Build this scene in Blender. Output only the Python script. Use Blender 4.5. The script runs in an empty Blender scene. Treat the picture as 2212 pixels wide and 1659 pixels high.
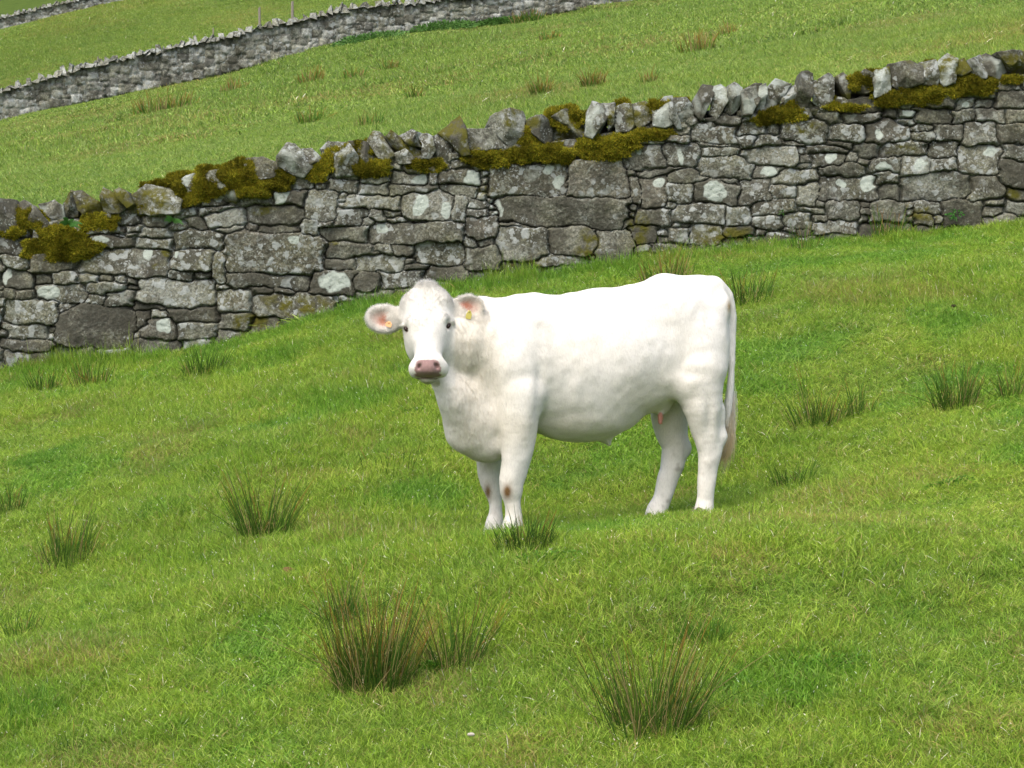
import bpy, math, random
import numpy as np

# ------------------------------------------------------------------ camera, light, exposure
scene = bpy.context.scene
COL = scene.collection
F_PX = 5880.0; CX = 1106.0; CY = 829.5       # focal length and centre on a 2212 px wide picture
PITCH = math.radians(3.0)
cam_d = bpy.data.cameras.new('camera'); cam = bpy.data.objects.new('camera', cam_d); COL.objects.link(cam)
cam_d.sensor_width = 36; cam_d.lens = 36 * F_PX / 2212; cam_d.clip_start = 0.1; cam_d.clip_end = 3000
cam.location = (0, 0, 0); cam.rotation_euler = (math.pi / 2 - PITCH, 0, 0)
scene.camera = cam
SUN_EL = math.radians(58); SUN_AZ = math.radians(205)      # azimuth from +Y, clockwise: the sun stands high behind the camera
w = bpy.data.worlds.new('World'); scene.world = w; w.use_nodes = True
nt = w.node_tree; bg = nt.nodes['Background']
sky = nt.nodes.new('ShaderNodeTexSky'); sky.sky_type = 'NISHITA'; sky.sun_disc = False
sky.sun_elevation = SUN_EL; sky.sun_rotation = SUN_AZ; sky.air_density = 1.0; sky.dust_density = 6.0; sky.ozone_density = 0.6
nt.links.new(sky.outputs[0], bg.inputs[0]); bg.inputs[1].default_value = 0.15
sl = bpy.data.lights.new('sun', 'SUN'); sun = bpy.data.objects.new('sun', sl); COL.objects.link(sun)
sl.energy = 0.95; sl.angle = math.radians(60); sl.color = (1.0, 0.985, 0.955)
sun.rotation_euler = (math.pi / 2 - SUN_EL, 0, math.pi - SUN_AZ)
scene.view_settings.view_transform = 'Standard'; scene.view_settings.look = 'None'
scene.view_settings.exposure = 0.93; scene.view_settings.gamma = 1.0
scene.render.engine = 'CYCLES'
scene.cycles.max_bounces = 6; scene.cycles.diffuse_bounces = 3; scene.cycles.transmission_bounces = 3
scene.cycles.transparent_max_bounces = 4

rng = np.random.default_rng(7)
CP, SP = math.cos(PITCH), math.sin(PITCH)

# ------------------------------------------------------------------ helpers
def ray(px, py):
    px = np.asarray(px, float); py = np.asarray(py, float)
    u = (px - CX) / F_PX; v = (CY - py) / F_PX
    return u, CP + v * SP, -SP + v * CP          # direction (x, y, z)
def on_plane_y(px, py, y):
    dx, dy, dz = ray(px, py); t = y / dy
    return dx * t, dz * t
def project(P):
    P = np.asarray(P, float); x, y, z = P[..., 0], P[..., 1], P[..., 2]
    d = y * CP - z * SP; v = y * SP + z * CP
    return CX + F_PX * x / d, CY - F_PX * v / d

def _hash(ix, iy, iz, seed):
    n = (ix * 374761393 + iy * 668265263 + iz * 2147483647 + seed * 974634777) & 0xFFFFFFFF
    n = ((n ^ (n >> 13)) * 1274126177) & 0xFFFFFFFF
    n = ((n ^ (n >> 16)) * 2246822519) & 0xFFFFFFFF
    return ((n ^ (n >> 15)) & 0xFFFFFF) / float(0xFFFFFF) * 2 - 1
def noise2(x, y, seed=0):
    x = np.asarray(x, float); y = np.asarray(y, float); x, y = np.broadcast_arrays(x, y)
    ix = np.floor(x).astype(np.int64); iy = np.floor(y).astype(np.int64); fx = x - ix; fy = y - iy
    fx = fx * fx * (3 - 2 * fx); fy = fy * fy * (3 - 2 * fy); z = np.zeros_like(ix)
    a = _hash(ix, iy, z, seed); b = _hash(ix + 1, iy, z, seed); c = _hash(ix, iy + 1, z, seed); d = _hash(ix + 1, iy + 1, z, seed)
    return (a * (1 - fx) + b * fx) * (1 - fy) + (c * (1 - fx) + d * fx) * fy
def fbm2(x, y, seed=0, o=4):
    r = 0; a = 1; s = 0
    for k in range(o):
        r = r + a * noise2(x * 2 ** k, y * 2 ** k, seed + k * 17); s += a; a *= .5
    return r / s
def noise3(P, seed=0):
    P = np.asarray(P, float); I = np.floor(P).astype(np.int64); f = P - I; f = f * f * (3 - 2 * f); r = 0
    for dx in (0, 1):
        for dy in (0, 1):
            for dz in (0, 1):
                wgt = (f[:, 0] if dx else 1 - f[:, 0]) * (f[:, 1] if dy else 1 - f[:, 1]) * (f[:, 2] if dz else 1 - f[:, 2])
                r = r + wgt * _hash(I[:, 0] + dx, I[:, 1] + dy, I[:, 2] + dz, seed)
    return r

def make_mesh(name, V, F, cols=None, smooth=True, mat=None, attrs=None):
    """V (n,3); F (m,4) or (m,3) int array, or a list of such arrays"""
    Fs = F if isinstance(F, list) else [F]
    me = bpy.data.meshes.new(name); V = np.asarray(V, np.float32)
    me.vertices.add(len(V)); me.vertices.foreach_set('co', V.ravel())
    tot = np.concatenate([np.full(len(f), f.shape[1]) for f in Fs]).astype(np.int32)
    idx = np.concatenate([f.ravel() for f in Fs]).astype(np.int32)
    me.loops.add(len(idx)); me.loops.foreach_set('vertex_index', idx)
    me.polygons.add(len(tot)); st = np.concatenate([[0], np.cumsum(tot)[:-1]]).astype(np.int32)
    me.polygons.foreach_set('loop_start', st)
    me.polygons.foreach_set('use_smooth', np.full(len(tot), smooth, dtype=bool))
    me.update(calc_edges=True)
    if cols is not None:
        a = me.attributes.new('col', 'FLOAT_COLOR', 'POINT'); c = np.ones((len(V), 4), np.float32); c[:, :3] = cols
        a.data.foreach_set('color', c.ravel())
    for k, v in (attrs or {}).items():
        a = me.attributes.new(k, 'FLOAT', 'POINT'); a.data.foreach_set('value', np.asarray(v, np.float32))
    if mat: me.materials.append(mat)
    return me
def link(name, me, parent=None, loc=None):
    o = bpy.data.objects.new(name, me); COL.objects.link(o)
    if loc is not None: o.location = loc
    if parent is not None: o.parent = parent
    return o
def tag(o, label=None, cat=None, group=None, kind=None):
    if label: o['label'] = label
    if cat: o['category'] = cat
    if group: o['group'] = group
    if kind: o['kind'] = kind
    return o
def strips(P0, D, Lg, W, bend, seg=3, side=None, droop=None):
    """tapering blades: roots P0 (n,3), directions D, lengths, widths, bend vectors; returns V, F(quads), F(tris), blade id, t"""
    n = len(P0)
    if side is None:
        side = np.cross(D, rng.normal(size=(n, 3))); side /= np.linalg.norm(side, axis=1)[:, None] + 1e-9
    Vs = []; ts = []
    for k in range(seg):
        t = k / seg; c = P0 + D * (Lg * t)[:, None] + bend * (Lg * t * t)[:, None]
        wd = W * (1 - t * .6) * .5
        Vs += [c - side * wd[:, None], c + side * wd[:, None]]; ts += [t, t]
    Vs.append(P0 + D * Lg[:, None] + bend * Lg[:, None]); ts.append(1.0)
    m = 2 * seg + 1; V = np.stack(Vs, 1).reshape(-1, 3); b = np.arange(n)[:, None] * m
    Q = [b + np.array([[2 * k, 2 * k + 1, 2 * k + 3, 2 * k + 2]]) for k in range(seg - 1)]
    T = b + np.array([[2 * seg - 2, 2 * seg - 1, 2 * seg]])
    return V, (np.concatenate(Q) if Q else np.zeros((0, 4), int)), T, np.repeat(np.arange(n), m), np.tile(ts, n)
def tube_strips(paths, radii, ns=4):
    """paths (n,k,3), radii (n,k) -> closed-ish tubes, quads"""
    n, k, _ = paths.shape
    T = np.gradient(paths, axis=1); T /= np.linalg.norm(T, axis=2)[..., None] + 1e-9
    A = np.cross(T, np.array([0.3, 1, 0.2])); A /= np.linalg.norm(A, axis=2)[..., None] + 1e-9; B = np.cross(T, A)
    ang = np.arange(ns) * 2 * math.pi / ns
    V = paths[:, :, None] + radii[:, :, None, None] * (A[:, :, None] * np.cos(ang)[None, None, :, None] + B[:, :, None] * np.sin(ang)[None, None, :, None])
    idx = np.arange(n * k * ns).reshape(n, k, ns)
    a = idx[:, :-1]; b = np.roll(a, -1, 2); d = idx[:, 1:]; c = np.roll(d, -1, 2)
    return V.reshape(-1, 3), np.stack([a, b, c, d], -1).reshape(-1, 4)

def mat_nodes(name):
    m = bpy.data.materials.new(name); m.use_nodes = True; nt = m.node_tree
    return m, nt, nt.nodes['Principled BSDF'], nt.nodes['Material Output']
def N(nt, t, **kw):
    n = nt.nodes.new(t)
    for k, v in kw.items():
        if k in n.inputs: n.inputs[k].default_value = v
        else: setattr(n, k, v)
    return n
def mix(nt, fac, a, b, mode='MIX'):
    m = nt.nodes.new('ShaderNodeMix'); m.data_type = 'RGBA'; m.blend_type = mode
    for s, v in ((m.inputs[0], fac), (m.inputs[6], a), (m.inputs[7], b)):
        if hasattr(v, 'is_linked') or hasattr(v, 'links'): nt.links.new(v, s)
        elif isinstance(v, tuple): s.default_value = (*v, 1) if len(v) == 3 else v
        else: s.default_value = v
    return m.outputs[2]
def ramp(nt, src, stops):
    r = nt.nodes.new('ShaderNodeValToRGB'); nt.links.new(src, r.inputs[0]); e = r.color_ramp.elements
    while len(e) < len(stops): e.new(0.5)
    for el, (p, c) in zip(e, stops):
        el.position = p; el.color = (*c, 1) if isinstance(c, tuple) else (c, c, c, 1)
    return r.outputs[0]
def attr(nt, name, typ='GEOMETRY', out=0):
    a = nt.nodes.new('ShaderNodeAttribute'); a.attribute_name = name; a.attribute_type = typ; return a.outputs[out]

# ------------------------------------------------------------------ materials
def foliage_mat(name, transl=.35, inst=False, rough=.55, spec=.25):
    m, nt, b, out = mat_nodes(name)
    c = attr(nt, 'col')
    if inst:
        geo = N(nt, 'ShaderNodeNewGeometry')
        t = attr(nt, 'tint', 'INSTANCER', 2)
        nz = N(nt, 'ShaderNodeTexNoise', Scale=1.3, Detail=4.0); nt.links.new(geo.outputs[0], nz.inputs[0])
        nz2 = N(nt, 'ShaderNodeTexNoise', Scale=6.0, Detail=2.0); nt.links.new(geo.outputs[0], nz2.inputs[0])
        c = mix(nt, ramp(nt, nz.outputs[0], [(.36, 0), (.66, 1)]), c, (1.12, 1.06, .9), 'MULTIPLY')
        nz3 = N(nt, 'ShaderNodeTexNoise', Scale=2.1, Detail=3.0); nt.links.new(geo.outputs[0], nz3.inputs[0])
        c = mix(nt, ramp(nt, nz3.outputs[0], [(.34, 1), (.48, 0)]), c, (.84, .92, .85), 'MULTIPLY')
        c = mix(nt, ramp(nt, nz3.outputs[0], [(.60, 0), (.72, .6)]), c, (1.18, 1.06, 1.3), 'MULTIPLY')
        c = mix(nt, ramp(nt, nz2.outputs[0], [(.52, 0), (.70, .8)]), c, (.78, .88, .80), 'MULTIPLY')
        c = mix(nt, t, c, (1.30, 1.16, 1.1), 'MULTIPLY')
    nt.links.new(c, b.inputs['Base Color']); b.inputs['Roughness'].default_value = rough
    b.inputs['Specular IOR Level'].default_value = spec
    tr = N(nt, 'ShaderNodeBsdfTranslucent'); nt.links.new(c, tr.inputs[0])
    ms = N(nt, 'ShaderNodeMixShader'); ms.inputs[0].default_value = transl
    nt.links.new(b.outputs[0], ms.inputs[1]); nt.links.new(tr.outputs[0], ms.inputs[2]); nt.links.new(ms.outputs[0], out.inputs[0])
    return m
M_GRASS = foliage_mat('grass_blades', inst=True)
M_RUSH = foliage_mat('rush_stems', transl=.12, rough=.6, spec=.15)
M_LEAF = foliage_mat('leaf_green', transl=.3, rough=.5)
M_MOSS = foliage_mat('moss_cushion', transl=.1, rough=.9, spec=.05)

def ground_mat():
    m, nt, b, out = mat_nodes('turf_soil')
    geo = N(nt, 'ShaderNodeNewGeometry')
    n1 = N(nt, 'ShaderNodeTexNoise', Scale=1.3, Detail=5.0); nt.links.new(geo.outputs[0], n1.inputs[0])
    n2 = N(nt, 'ShaderNodeTexNoise', Scale=14.0, Detail=4.0); nt.links.new(geo.outputs[0], n2.inputs[0])
    c = ramp(nt, n1.outputs[0], [(.3, (.05, .095, .010)), (.7, (.09, .14, .018))])
    c = mix(nt, n2.outputs[0], c, (.04, .06, .010), 'MIX'); nt.links.new(c, b.inputs['Base Color'])
    b.inputs['Roughness'].default_value = .95; b.inputs['Specular IOR Level'].default_value = .1
    bp = N(nt, 'ShaderNodeBump', Strength=.6, Distance=.05); nt.links.new(n2.outputs[0], bp.inputs['Height']); nt.links.new(bp.outputs[0], b.inputs['Normal'])
    return m
M_GROUND = ground_mat()

def stone_mat(name, k=1.0, lich=.5, lo=.0):
    """k scales the grain; lich how much white lichen"""
    m, nt, b, out = mat_nodes(name)
    tc = N(nt, 'ShaderNodeTexCoord'); co = tc.outputs['Object']
    def nz(s, d=5.0, r=.6, dist=0.):
        n = N(nt, 'ShaderNodeTexNoise', Scale=s * k, Detail=d, Roughness=r, Distortion=dist); nt.links.new(co, n.inputs[0]); return n.outputs[0]
    c = attr(nt, 'col')
    c = mix(nt, ramp(nt, nz(2.3), [(.38, 0), (.65, .75)]), c, (.16, .155, .09))          # olive algae
    c = mix(nt, ramp(nt, nz(5.0, 6., .7), [(.44, 0), (.60, .7)]), c, (.065, .062, .048))     # dark bloom
    g = ramp(nt, nz(60., 6., .75), [(.32, .40), (.50, 1.0), (.66, 1.9)])
    c = mix(nt, 1.0, c, g, 'MULTIPLY')
    c = mix(nt, ramp(nt, nz(30., 6., .75, .6), [(.52, 0), (.60, .7)]), c, (.36, .37, .32))      # pale crustose speckle
    v = N(nt, 'ShaderNodeTexVoronoi', Scale=13. * k); v.feature = 'SMOOTH_F1'
    wv = N(nt, 'ShaderNodeVectorMath'); wv.operation = 'ADD'
    wn = N(nt, 'ShaderNodeTexNoise', Scale=18. * k, Detail=4.0); nt.links.new(co, wn.inputs[0])
    sc = N(nt, 'ShaderNodeVectorMath'); sc.operation = 'SCALE'; sc.inputs['Scale'].default_value = .09 / k; nt.links.new(wn.outputs[1], sc.inputs[0])
    nt.links.new(co, wv.inputs[0]); nt.links.new(sc.outputs[0], wv.inputs[1]); nt.links.new(wv.outputs[0], v.inputs[0])
    den = attr(nt, 'lden', out=2)
    def mth(op, x, y):
        q = N(nt, 'ShaderNodeMath'); q.operation = op
        for s_, v_ in ((q.inputs[0], x), (q.inputs[1], y)):
            if hasattr(v_, 'links'): nt.links.new(v_, s_)
            else: s_.default_value = v_
        return q.outputs[0]
    area = mth('ADD', nz(2.6, 3.), mth('MULTIPLY', mth('SUBTRACT', den, .5), .34))
    bloom = ramp(nt, mth('SUBTRACT', nz(3.6, 6., .72, .4), mth('MULTIPLY', mth('SUBTRACT', den, .5), .16)), [(.47, 0), (.60, .8)])
    c = mix(nt, bloom, c, (.070, .066, .052))
    spots = mth('MULTIPLY', ramp(nt, v.outputs['Distance'], [(.27, 1), (.33, 0)]), ramp(nt, area, [(.42, 0), (.54, .95)]))
    c = mix(nt, spots, c, (.42, .44, .43))
    v2 = N(nt, 'ShaderNodeTexVoronoi', Scale=31. * k); nt.links.new(wv.outputs[0], v2.inputs[0])
    sp2 = mth('MULTIPLY', ramp(nt, v2.outputs['Distance'], [(.26, 1), (.36, 0)]), ramp(nt, mth('ADD', area, mth('SUBTRACT', nz(6., 3.), .5)), [(.45, 0), (.55, .9)]))
    c = mix(nt, sp2, c, (.38, .395, .385))
    pale = ramp(nt, mth('ADD', nz(7.5, 7., .74, .8), mth('MULTIPLY', mth('SUBTRACT', den, .5), .12)), [(.56, 0), (.64, .7)])
    c = mix(nt, pale, c, (.31, .325, .285))
    at = attr(nt, 'lichen', out=2)
    en = N(nt, 'ShaderNodeMath'); en.operation = 'MULTIPLY'; nt.links.new(at, en.inputs[0]); nt.links.new(ramp(nt, nz(22., 5., .7), [(.30, .35), (.46, 1)]), en.inputs[1])
    c = mix(nt, en.outputs[0], c, (.52, .57, .52))
    bt = attr(nt, 'brown', out=2)
    en = N(nt, 'ShaderNodeMath'); en.operation = 'MULTIPLY'; nt.links.new(bt, en.inputs[0]); nt.links.new(ramp(nt, nz(9., 5., .7), [(.42, 0), (.56, 1)]), en.inputs[1])
    c = mix(nt, en.outputs[0], c, (.115, .108, .016))
    c = mix(nt, 1.0, c, (.66, .69, .68), 'MULTIPLY'); nt.links.new(c, b.inputs['Base Color']); b.inputs['Roughness'].default_value = .9; b.inputs['Specular IOR Level'].default_value = .2
    bp = N(nt, 'ShaderNodeBump', Strength=.9, Distance=.012 / k); nt.links.new(nz(45., 7., .75), bp.inputs['Height'])
    bp2 = N(nt, 'ShaderNodeBump', Strength=.7, Distance=.03 / k); nt.links.new(nz(9., 5., .65), bp2.inputs['Height']); nt.links.new(bp.outputs[0], bp2.inputs['Normal'])
    nt.links.new(bp2.outputs[0], b.inputs['Normal'])
    return m
M_STONE = stone_mat('lichened_stone')
M_STONE_FAR = stone_mat('distant_stone', k=.45, lich=.6)

def simple_mat(name, c, rough=.6, spec=.3, noise=None, bump=0, bscale=60, sss=0):
    m, nt, b, out = mat_nodes(name); b.inputs['Roughness'].default_value = rough; b.inputs['Specular IOR Level'].default_value = spec
    tc = N(nt, 'ShaderNodeTexCoord'); n = N(nt, 'ShaderNodeTexNoise', Scale=bscale, Detail=4.0); nt.links.new(tc.outputs['Object'], n.inputs[0])
    if noise: nt.links.new(mix(nt, n.outputs[0], c, noise), b.inputs['Base Color'])
    else: b.inputs['Base Color'].default_value = (*c, 1)
    if bump:
        bp = N(nt, 'ShaderNodeBump', Strength=.5, Distance=bump); nt.links.new(n.outputs[0], bp.inputs['Height']); nt.links.new(bp.outputs[0], b.inputs['Normal'])
    return m

# ------------------------------------------------------------------ terrain
YW = 22.9                                   # the near wall's face
def cam_to_world(yc, zc): return yc * CP + zc * SP, -yc * SP + zc * CP
_kc = [(-40, -9.0), (0, -3.86), (8, -2.236), (15, -.815), (22.8, .77), (30, 2.15), (45, 4.55), (60, 6.75), (85, 10.4), (105, 13.5), (140, 20.0), (183, 28.8), (260, 49), (420, 92)]
_kw = np.array([cam_to_world(a, b) for a, b in _kc])
_ty = np.arange(-40, 420, .5); _tz = np.interp(_ty, _kw[:, 0], _kw[:, 1])
_ker = np.exp(-np.linspace(-2.2, 2.2, 21) ** 2); _ker /= _ker.sum()
_tz = np.convolve(np.pad(_tz, 10, mode='reflect', reflect_type='odd'), _ker, 'valid')
def H0(x, y):
    a = np.interp(y, [25, 105, 183], [.145, .20, .235])
    xs = np.clip(x, -150, 150)
    return np.interp(y, _ty, _tz) + a * (60 * np.tanh(xs / 60))
# where each wall stands: pixel curves of its foot and top -> plan line and heights
W1_BASE = [(-600, 850), (0, 792), (250, 768), (500, 728), (700, 668), (900, 622), (1100, 592), (1300, 563), (1500, 537), (1700, 512), (1900, 502), (2000, 490), (2212, 466), (2800, 400)]
W1_HEAD = [(-600, 570), (0, 502), (200, 478), (400, 440), (600, 402), (750, 366), (1000, 335), (1200, 315), (1400, 285), (1500, 268), (1700, 243), (1900, 215), (2212, 180), (2800, 110)]
def curve_xz(pts, yline):
    P = np.array([(x, py, yline(x)) for x, py in pts], float)
    X, Z = on_plane_y(P[:, 0], P[:, 1], P[:, 2]); return X, Z
_b1x, _b1z = curve_xz(W1_BASE, lambda p: YW); _h1x, _h1z = curve_xz(W1_HEAD, lambda p: YW)
def W2_y(px): return 104 + (px / 1300) * 9
W2_BASE = [(-2000, 700), (-500, 355), (0, 257), (200, 210), (350, 182), (500, 150), (600, 124), (750, 84), (900, 62), (1100, 40), (1200, 24), (1360, 0), (1800, -60), (2600, -170)]
W2_HEAD = [(-2000, 615), (-500, 270), (0, 181), (150, 136), (300, 101), (400, 81), (500, 61), (560, 42), (650, 26), (740, 3), (1000, -20), (1360, -75), (1800, -130), (2600, -240)]
def W3_y(px): return 183 + px * .012
W3_BASE = [(-2400, 690), (-800, 250), (0, 66), (170, 24), (290, 0), (600, -60), (1200, -170)]
W3_HEAD = [(-2400, 654), (-800, 214), (0, 29), (110, 2), (290, -36), (600, -96), (1200, -206)]
_b2x, _b2z = curve_xz(W2_BASE, W2_y); _b3x, _b3z = curve_xz(W3_BASE, W3_y)
_y2 = np.array([W2_y(p) for p, _ in W2_BASE]); _y3 = np.array([W3_y(p) for p, _ in W3_BASE])
LEVEL = [0., 0., 0.]                         # the slight shelf the bull stands on
def terrain(x, y, bumps=True):
    x = np.asarray(x, float); y = np.asarray(y, float)
    z = H0(x, y)
    d1 = np.interp(x, _b1x, _b1z - .05 - H0(_b1x, YW)); z = z + d1 * np.exp(-((y - YW) / 3.2) ** 2)
    yl = np.interp(x, _b2x, _y2); d2 = np.interp(x, _b2x, _b2z - .22 - H0(_b2x, _y2)); z = z + d2 * np.exp(-((y - yl) / 22) ** 2)
    yl3 = np.interp(x, _b3x, _y3); d3 = np.interp(x, _b3x, _b3z - H0(_b3x, _y3)); z = z + d3 * np.exp(-((y - yl3) / 22) ** 2)
    z = z + (LEVEL[0] + LEVEL[1] * (x - .9) + LEVEL[2] * (y - 15)) * np.exp(-(((x - .9) / 1.9) ** 2 + ((y - 15) / 1.9) ** 2))
    if bumps:
        near = np.clip((30 - y) / 8, 0, 1) * np.clip((np.abs(y - YW) - .1) / 1.5, .25, 1)
        z = z + near * (.040 * noise2(x / .8, y / 1.1, 3) + .020 * noise2(x / .33, y / .45, 5) + .05 * noise2(x / 2.6, y / 2.6, 9))
        z = z + np.clip((y - 26) / 10, 0, 1) * .12 * fbm2(x / 5, y / 7, 21, 3)
    return z
def fit_shelf():
    th = math.radians(20.0); left = np.array([math.sin(th), -math.cos(th)]); ox = float(on_plane_y(1300, 900, 15.0)[0]); R = []
    for px, py, la in ((1107, 1135, .15), (1068, 1138, -.15), (1521, 1101, .15), (1418, 1109, -.15)):
        dx, dy, dz = ray(px, py); o = np.array([ox, 15.0]) + left * la; t = (o @ left) / (np.array([dx, dy]) @ left); R.append((dx * t, dy * t, dz * t - (.065 if px < 1200 else .04)))
    R = np.array(R); e = R[:, 2] - terrain(R[:, 0], R[:, 1]); g = np.exp(-(((R[:, 0] - .9) / 1.9) ** 2 + ((R[:, 1] - 15) / 1.9) ** 2))
    Am = np.stack([g, g * (R[:, 0] - .9), g * (R[:, 1] - 15)], 1); return list(np.linalg.lstsq(Am, e, rcond=1e-3)[0])
LEVEL[:] = fit_shelf()
def hit(px, py, ylo=6., yhi=400.):
    """the point of the ground seen at a pixel"""
    dx, dy, dz = ray(px, py); t = np.geomspace(ylo, yhi, 3000) / dy
    g = dz * t - terrain(dx * t, dy * t)
    k = np.argmax(g < 0)
    for _ in range(2):
        ta, tb = t[max(k - 1, 0)], t[k]; t = np.linspace(ta, tb, 50); g = dz * t - terrain(dx * t, dy * t); k = np.argmax(g < 0)
    return np.array([dx * t[k], dy * t[k], dz * t[k]])

def axis_lines(a, b, step, lo, hi, grow=1.10):
    mid = list(np.arange(a, b, step)); s = step; r = mid[-1]; right = []
    while r < hi: s *= grow; r += s; right.append(r)
    s = step; l = a; left = []
    while l > lo: s *= grow; l -= s; left.append(l)
    return np.array(left[::-1] + mid + right)
gx = axis_lines(-6.5, 6.5, .09, -170, 170, 1.06); gy = axis_lines(8.5, 27, .09, -35, 410, 1.045)
GX, GY = np.meshgrid(gx, gy); GZ = terrain(GX, GY)
ii = np.arange(len(gx) * len(gy)).reshape(len(gy), len(gx))
gq = np.stack([ii[:-1, :-1], ii[:-1, 1:], ii[1:, 1:], ii[1:, :-1]], -1).reshape(-1, 4)
ground = link('ground', make_mesh('ground', np.stack([GX, GY, GZ], -1).reshape(-1, 3), gq, mat=M_GROUND))
tag(ground, kind='structure')

# ------------------------------------------------------------------ grass (one object of instanced turf patches)
def grass_patch(name, R, n, hlo, hhi, wd, mode=0):
    r = R * np.sqrt(rng.random(n)) * (0.75 + .25 * rng.random(n)); a = rng.random(n) * 2 * math.pi
    P = np.stack([r * np.cos(a), r * np.sin(a), np.full(n, -.004)], 1)
    clump = noise2(P[:, 0] * 4 / R, P[:, 1] * 4 / R, int(rng.integers(1000)))
    Lg = rng.uniform(hlo, hhi, n) * (1 + .35 * clump)
    Lg[rng.random(n) < .04] *= 1.45
    la = rng.random(n) * 2 * math.pi; lean = np.abs(rng.normal(0, .45, n))
    D = np.stack([np.cos(la) * lean, np.sin(la) * lean, np.ones(n)], 1); D /= np.linalg.norm(D, axis=1)[:, None]
    bd = np.stack([np.cos(la + .5), np.sin(la + .5), np.full(n, -.5)], 1) * rng.uniform(.1, .75, n)[:, None]
    W = wd * rng.uniform(.6, 1.3, n)
    if mode == 1:                           # small broad leaves among the blades
        k_ = rng.random(n) < .35; Lg[k_] *= .65; W[k_] = wd * 2.6
    pal = np.array([[.220, .372, .034], [.250, .398, .050], [.166, .308, .030], [.295, .420, .084], [.115, .228, .026]])
    c = pal[rng.integers(0, 5, n)] * rng.uniform(.65, 1.3, n)[:, None]
    straw = rng.random(n) < (.05 if R < .5 else .03)
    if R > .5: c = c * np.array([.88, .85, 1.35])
    c[straw] = np.array([.33, .30, .12]) * rng.uniform(.7, 1.25, straw.sum())[:, None]
    fl = rng.random(n) < (.009 if R < .5 else .002); c[fl] = np.array([.72, .75, .64]) * rng.uniform(.7, 1.2, fl.sum())[:, None]; dots = fl & (rng.random(n) < .35) & (R < .5); P[dots, 2] += Lg[dots] * .7; Lg[dots] = .010; W[dots] = .0050
    if mode == 2:                           # drier, strawy patch
        s2 = rng.random(n) < .35; c[s2] = np.array([.26, .25, .085]) * rng.uniform(.7, 1.2, s2.sum())[:, None]
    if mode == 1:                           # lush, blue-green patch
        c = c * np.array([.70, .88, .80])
    V, Q, T, bi, t = strips(P, D, Lg, W, bd, seg=3)
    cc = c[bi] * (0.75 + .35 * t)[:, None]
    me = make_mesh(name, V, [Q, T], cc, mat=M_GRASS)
    return bpy.data.objects.new(name, me)
pcol = bpy.data.collections.new('turf_patches')
protos = []
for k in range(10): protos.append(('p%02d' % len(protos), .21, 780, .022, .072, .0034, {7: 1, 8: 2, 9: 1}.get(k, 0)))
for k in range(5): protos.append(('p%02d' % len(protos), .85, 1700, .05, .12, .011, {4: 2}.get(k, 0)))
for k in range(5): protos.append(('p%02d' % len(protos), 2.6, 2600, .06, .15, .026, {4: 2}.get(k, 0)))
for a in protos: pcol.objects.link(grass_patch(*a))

def wall_clear(x, y):
    yl2 = np.interp(x, _b2x, _y2); yl3 = np.interp(x, _b3x, _y3)
    return ~(((y > YW - .02) & (y < YW + .6)) | ((y > yl2 - .05) & (y < yl2 + .7)) | ((y > yl3 - .05) & (y < yl3 + .7)))
EXTRA_PTS = []          # (x, y, scale, height scale, proto, tint)
def scatter(ylo, yhi, dens, kind):
    side = .21 * yhi + 1.5 + (0 if kind == 0 else .04 * yhi)
    q = 1 / math.sqrt(dens); x, y = [v.ravel() for v in np.meshgrid(np.arange(-side, side, q), np.arange(ylo, yhi, q))]
    x = x + rng.uniform(-.5, .5, len(x)) * q; y = y + rng.uniform(-.5, .5, len(y)) * q
    ok = (np.abs(x) < .215 * y + 1.3) & wall_clear(x, y); return x[ok], y[ok]
GP = []
for ylo, yhi, dens, kind in ((8.8, 26, 32, 0), (23.4, 62, 5.5, 1), (56, 215, .8, 2)):
    x, y = scatter(ylo, yhi, dens, kind)
    n = len(x); nz = fbm2(x / (1.3 if kind == 0 else 5), y / (1.8 if kind == 0 else 9), 77, 3)
    nz2 = fbm2(x / (.6 if kind == 0 else 4), y / (.9 if kind == 0 else 8), 33, 3)
    if kind == 0: idx = np.where(nz2 > .33, np.where(rng.random(n) < .5, 7, 9), np.where(nz2 < -.36, 8, rng.integers(0, 7, n)))
    elif kind == 1: idx = np.where(nz2 < -.30, 14, 10 + rng.integers(0, 4, n))
    else: idx = np.where(nz2 < -.30, 19, 15 + rng.integers(0, 4, n))
    if kind == 0: k_ = (y > YW - .75 - .9 * rng.random(n) ** 2 - .5 * noise2(x / .9, 0 * y, 61)) & (y < YW) & (rng.random(n) < .7); idx = np.where(k_, 7 + 2 * (rng.random(n) < .5), idx)  # lush patches at the wall foot; their darker green also paints its shade
    s = rng.uniform(.8, 1.25, n)
    hs = s * np.clip(1.0 + .9 * nz, .62, 1.9)
    if kind == 0:                            # rank grass along the foot of the wall
        hs *= 1 + (1.1 + 1.5 * noise2(x / .35, y * 0, 91)) * np.exp(-((YW - y) / .32) ** 2) * (y < YW)
    tint = np.clip(.5 + .55 * fbm2(x / (2.2 if kind == 0 else 9), y / (3 if kind == 0 else 14), 51, 3) + rng.normal(0, .12, n), 0, 1)
    GP.append(np.stack([x, y, s, hs, idx, tint], 1))
GP = np.concatenate(GP)
gz = terrain(GP[:, 0], GP[:, 1]); e = .12
sx = (terrain(GP[:, 0] + e, GP[:, 1]) - terrain(GP[:, 0] - e, GP[:, 1])) / (2 * e); sy = (terrain(GP[:, 0], GP[:, 1] + e) - terrain(GP[:, 0], GP[:, 1] - e)) / (2 * e)
gme = bpy.data.meshes.new('grass'); gme.vertices.add(len(GP)); gme.vertices.foreach_set('co', np.stack([GP[:, 0], GP[:, 1], gz], 1).astype(np.float32).ravel())
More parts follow.
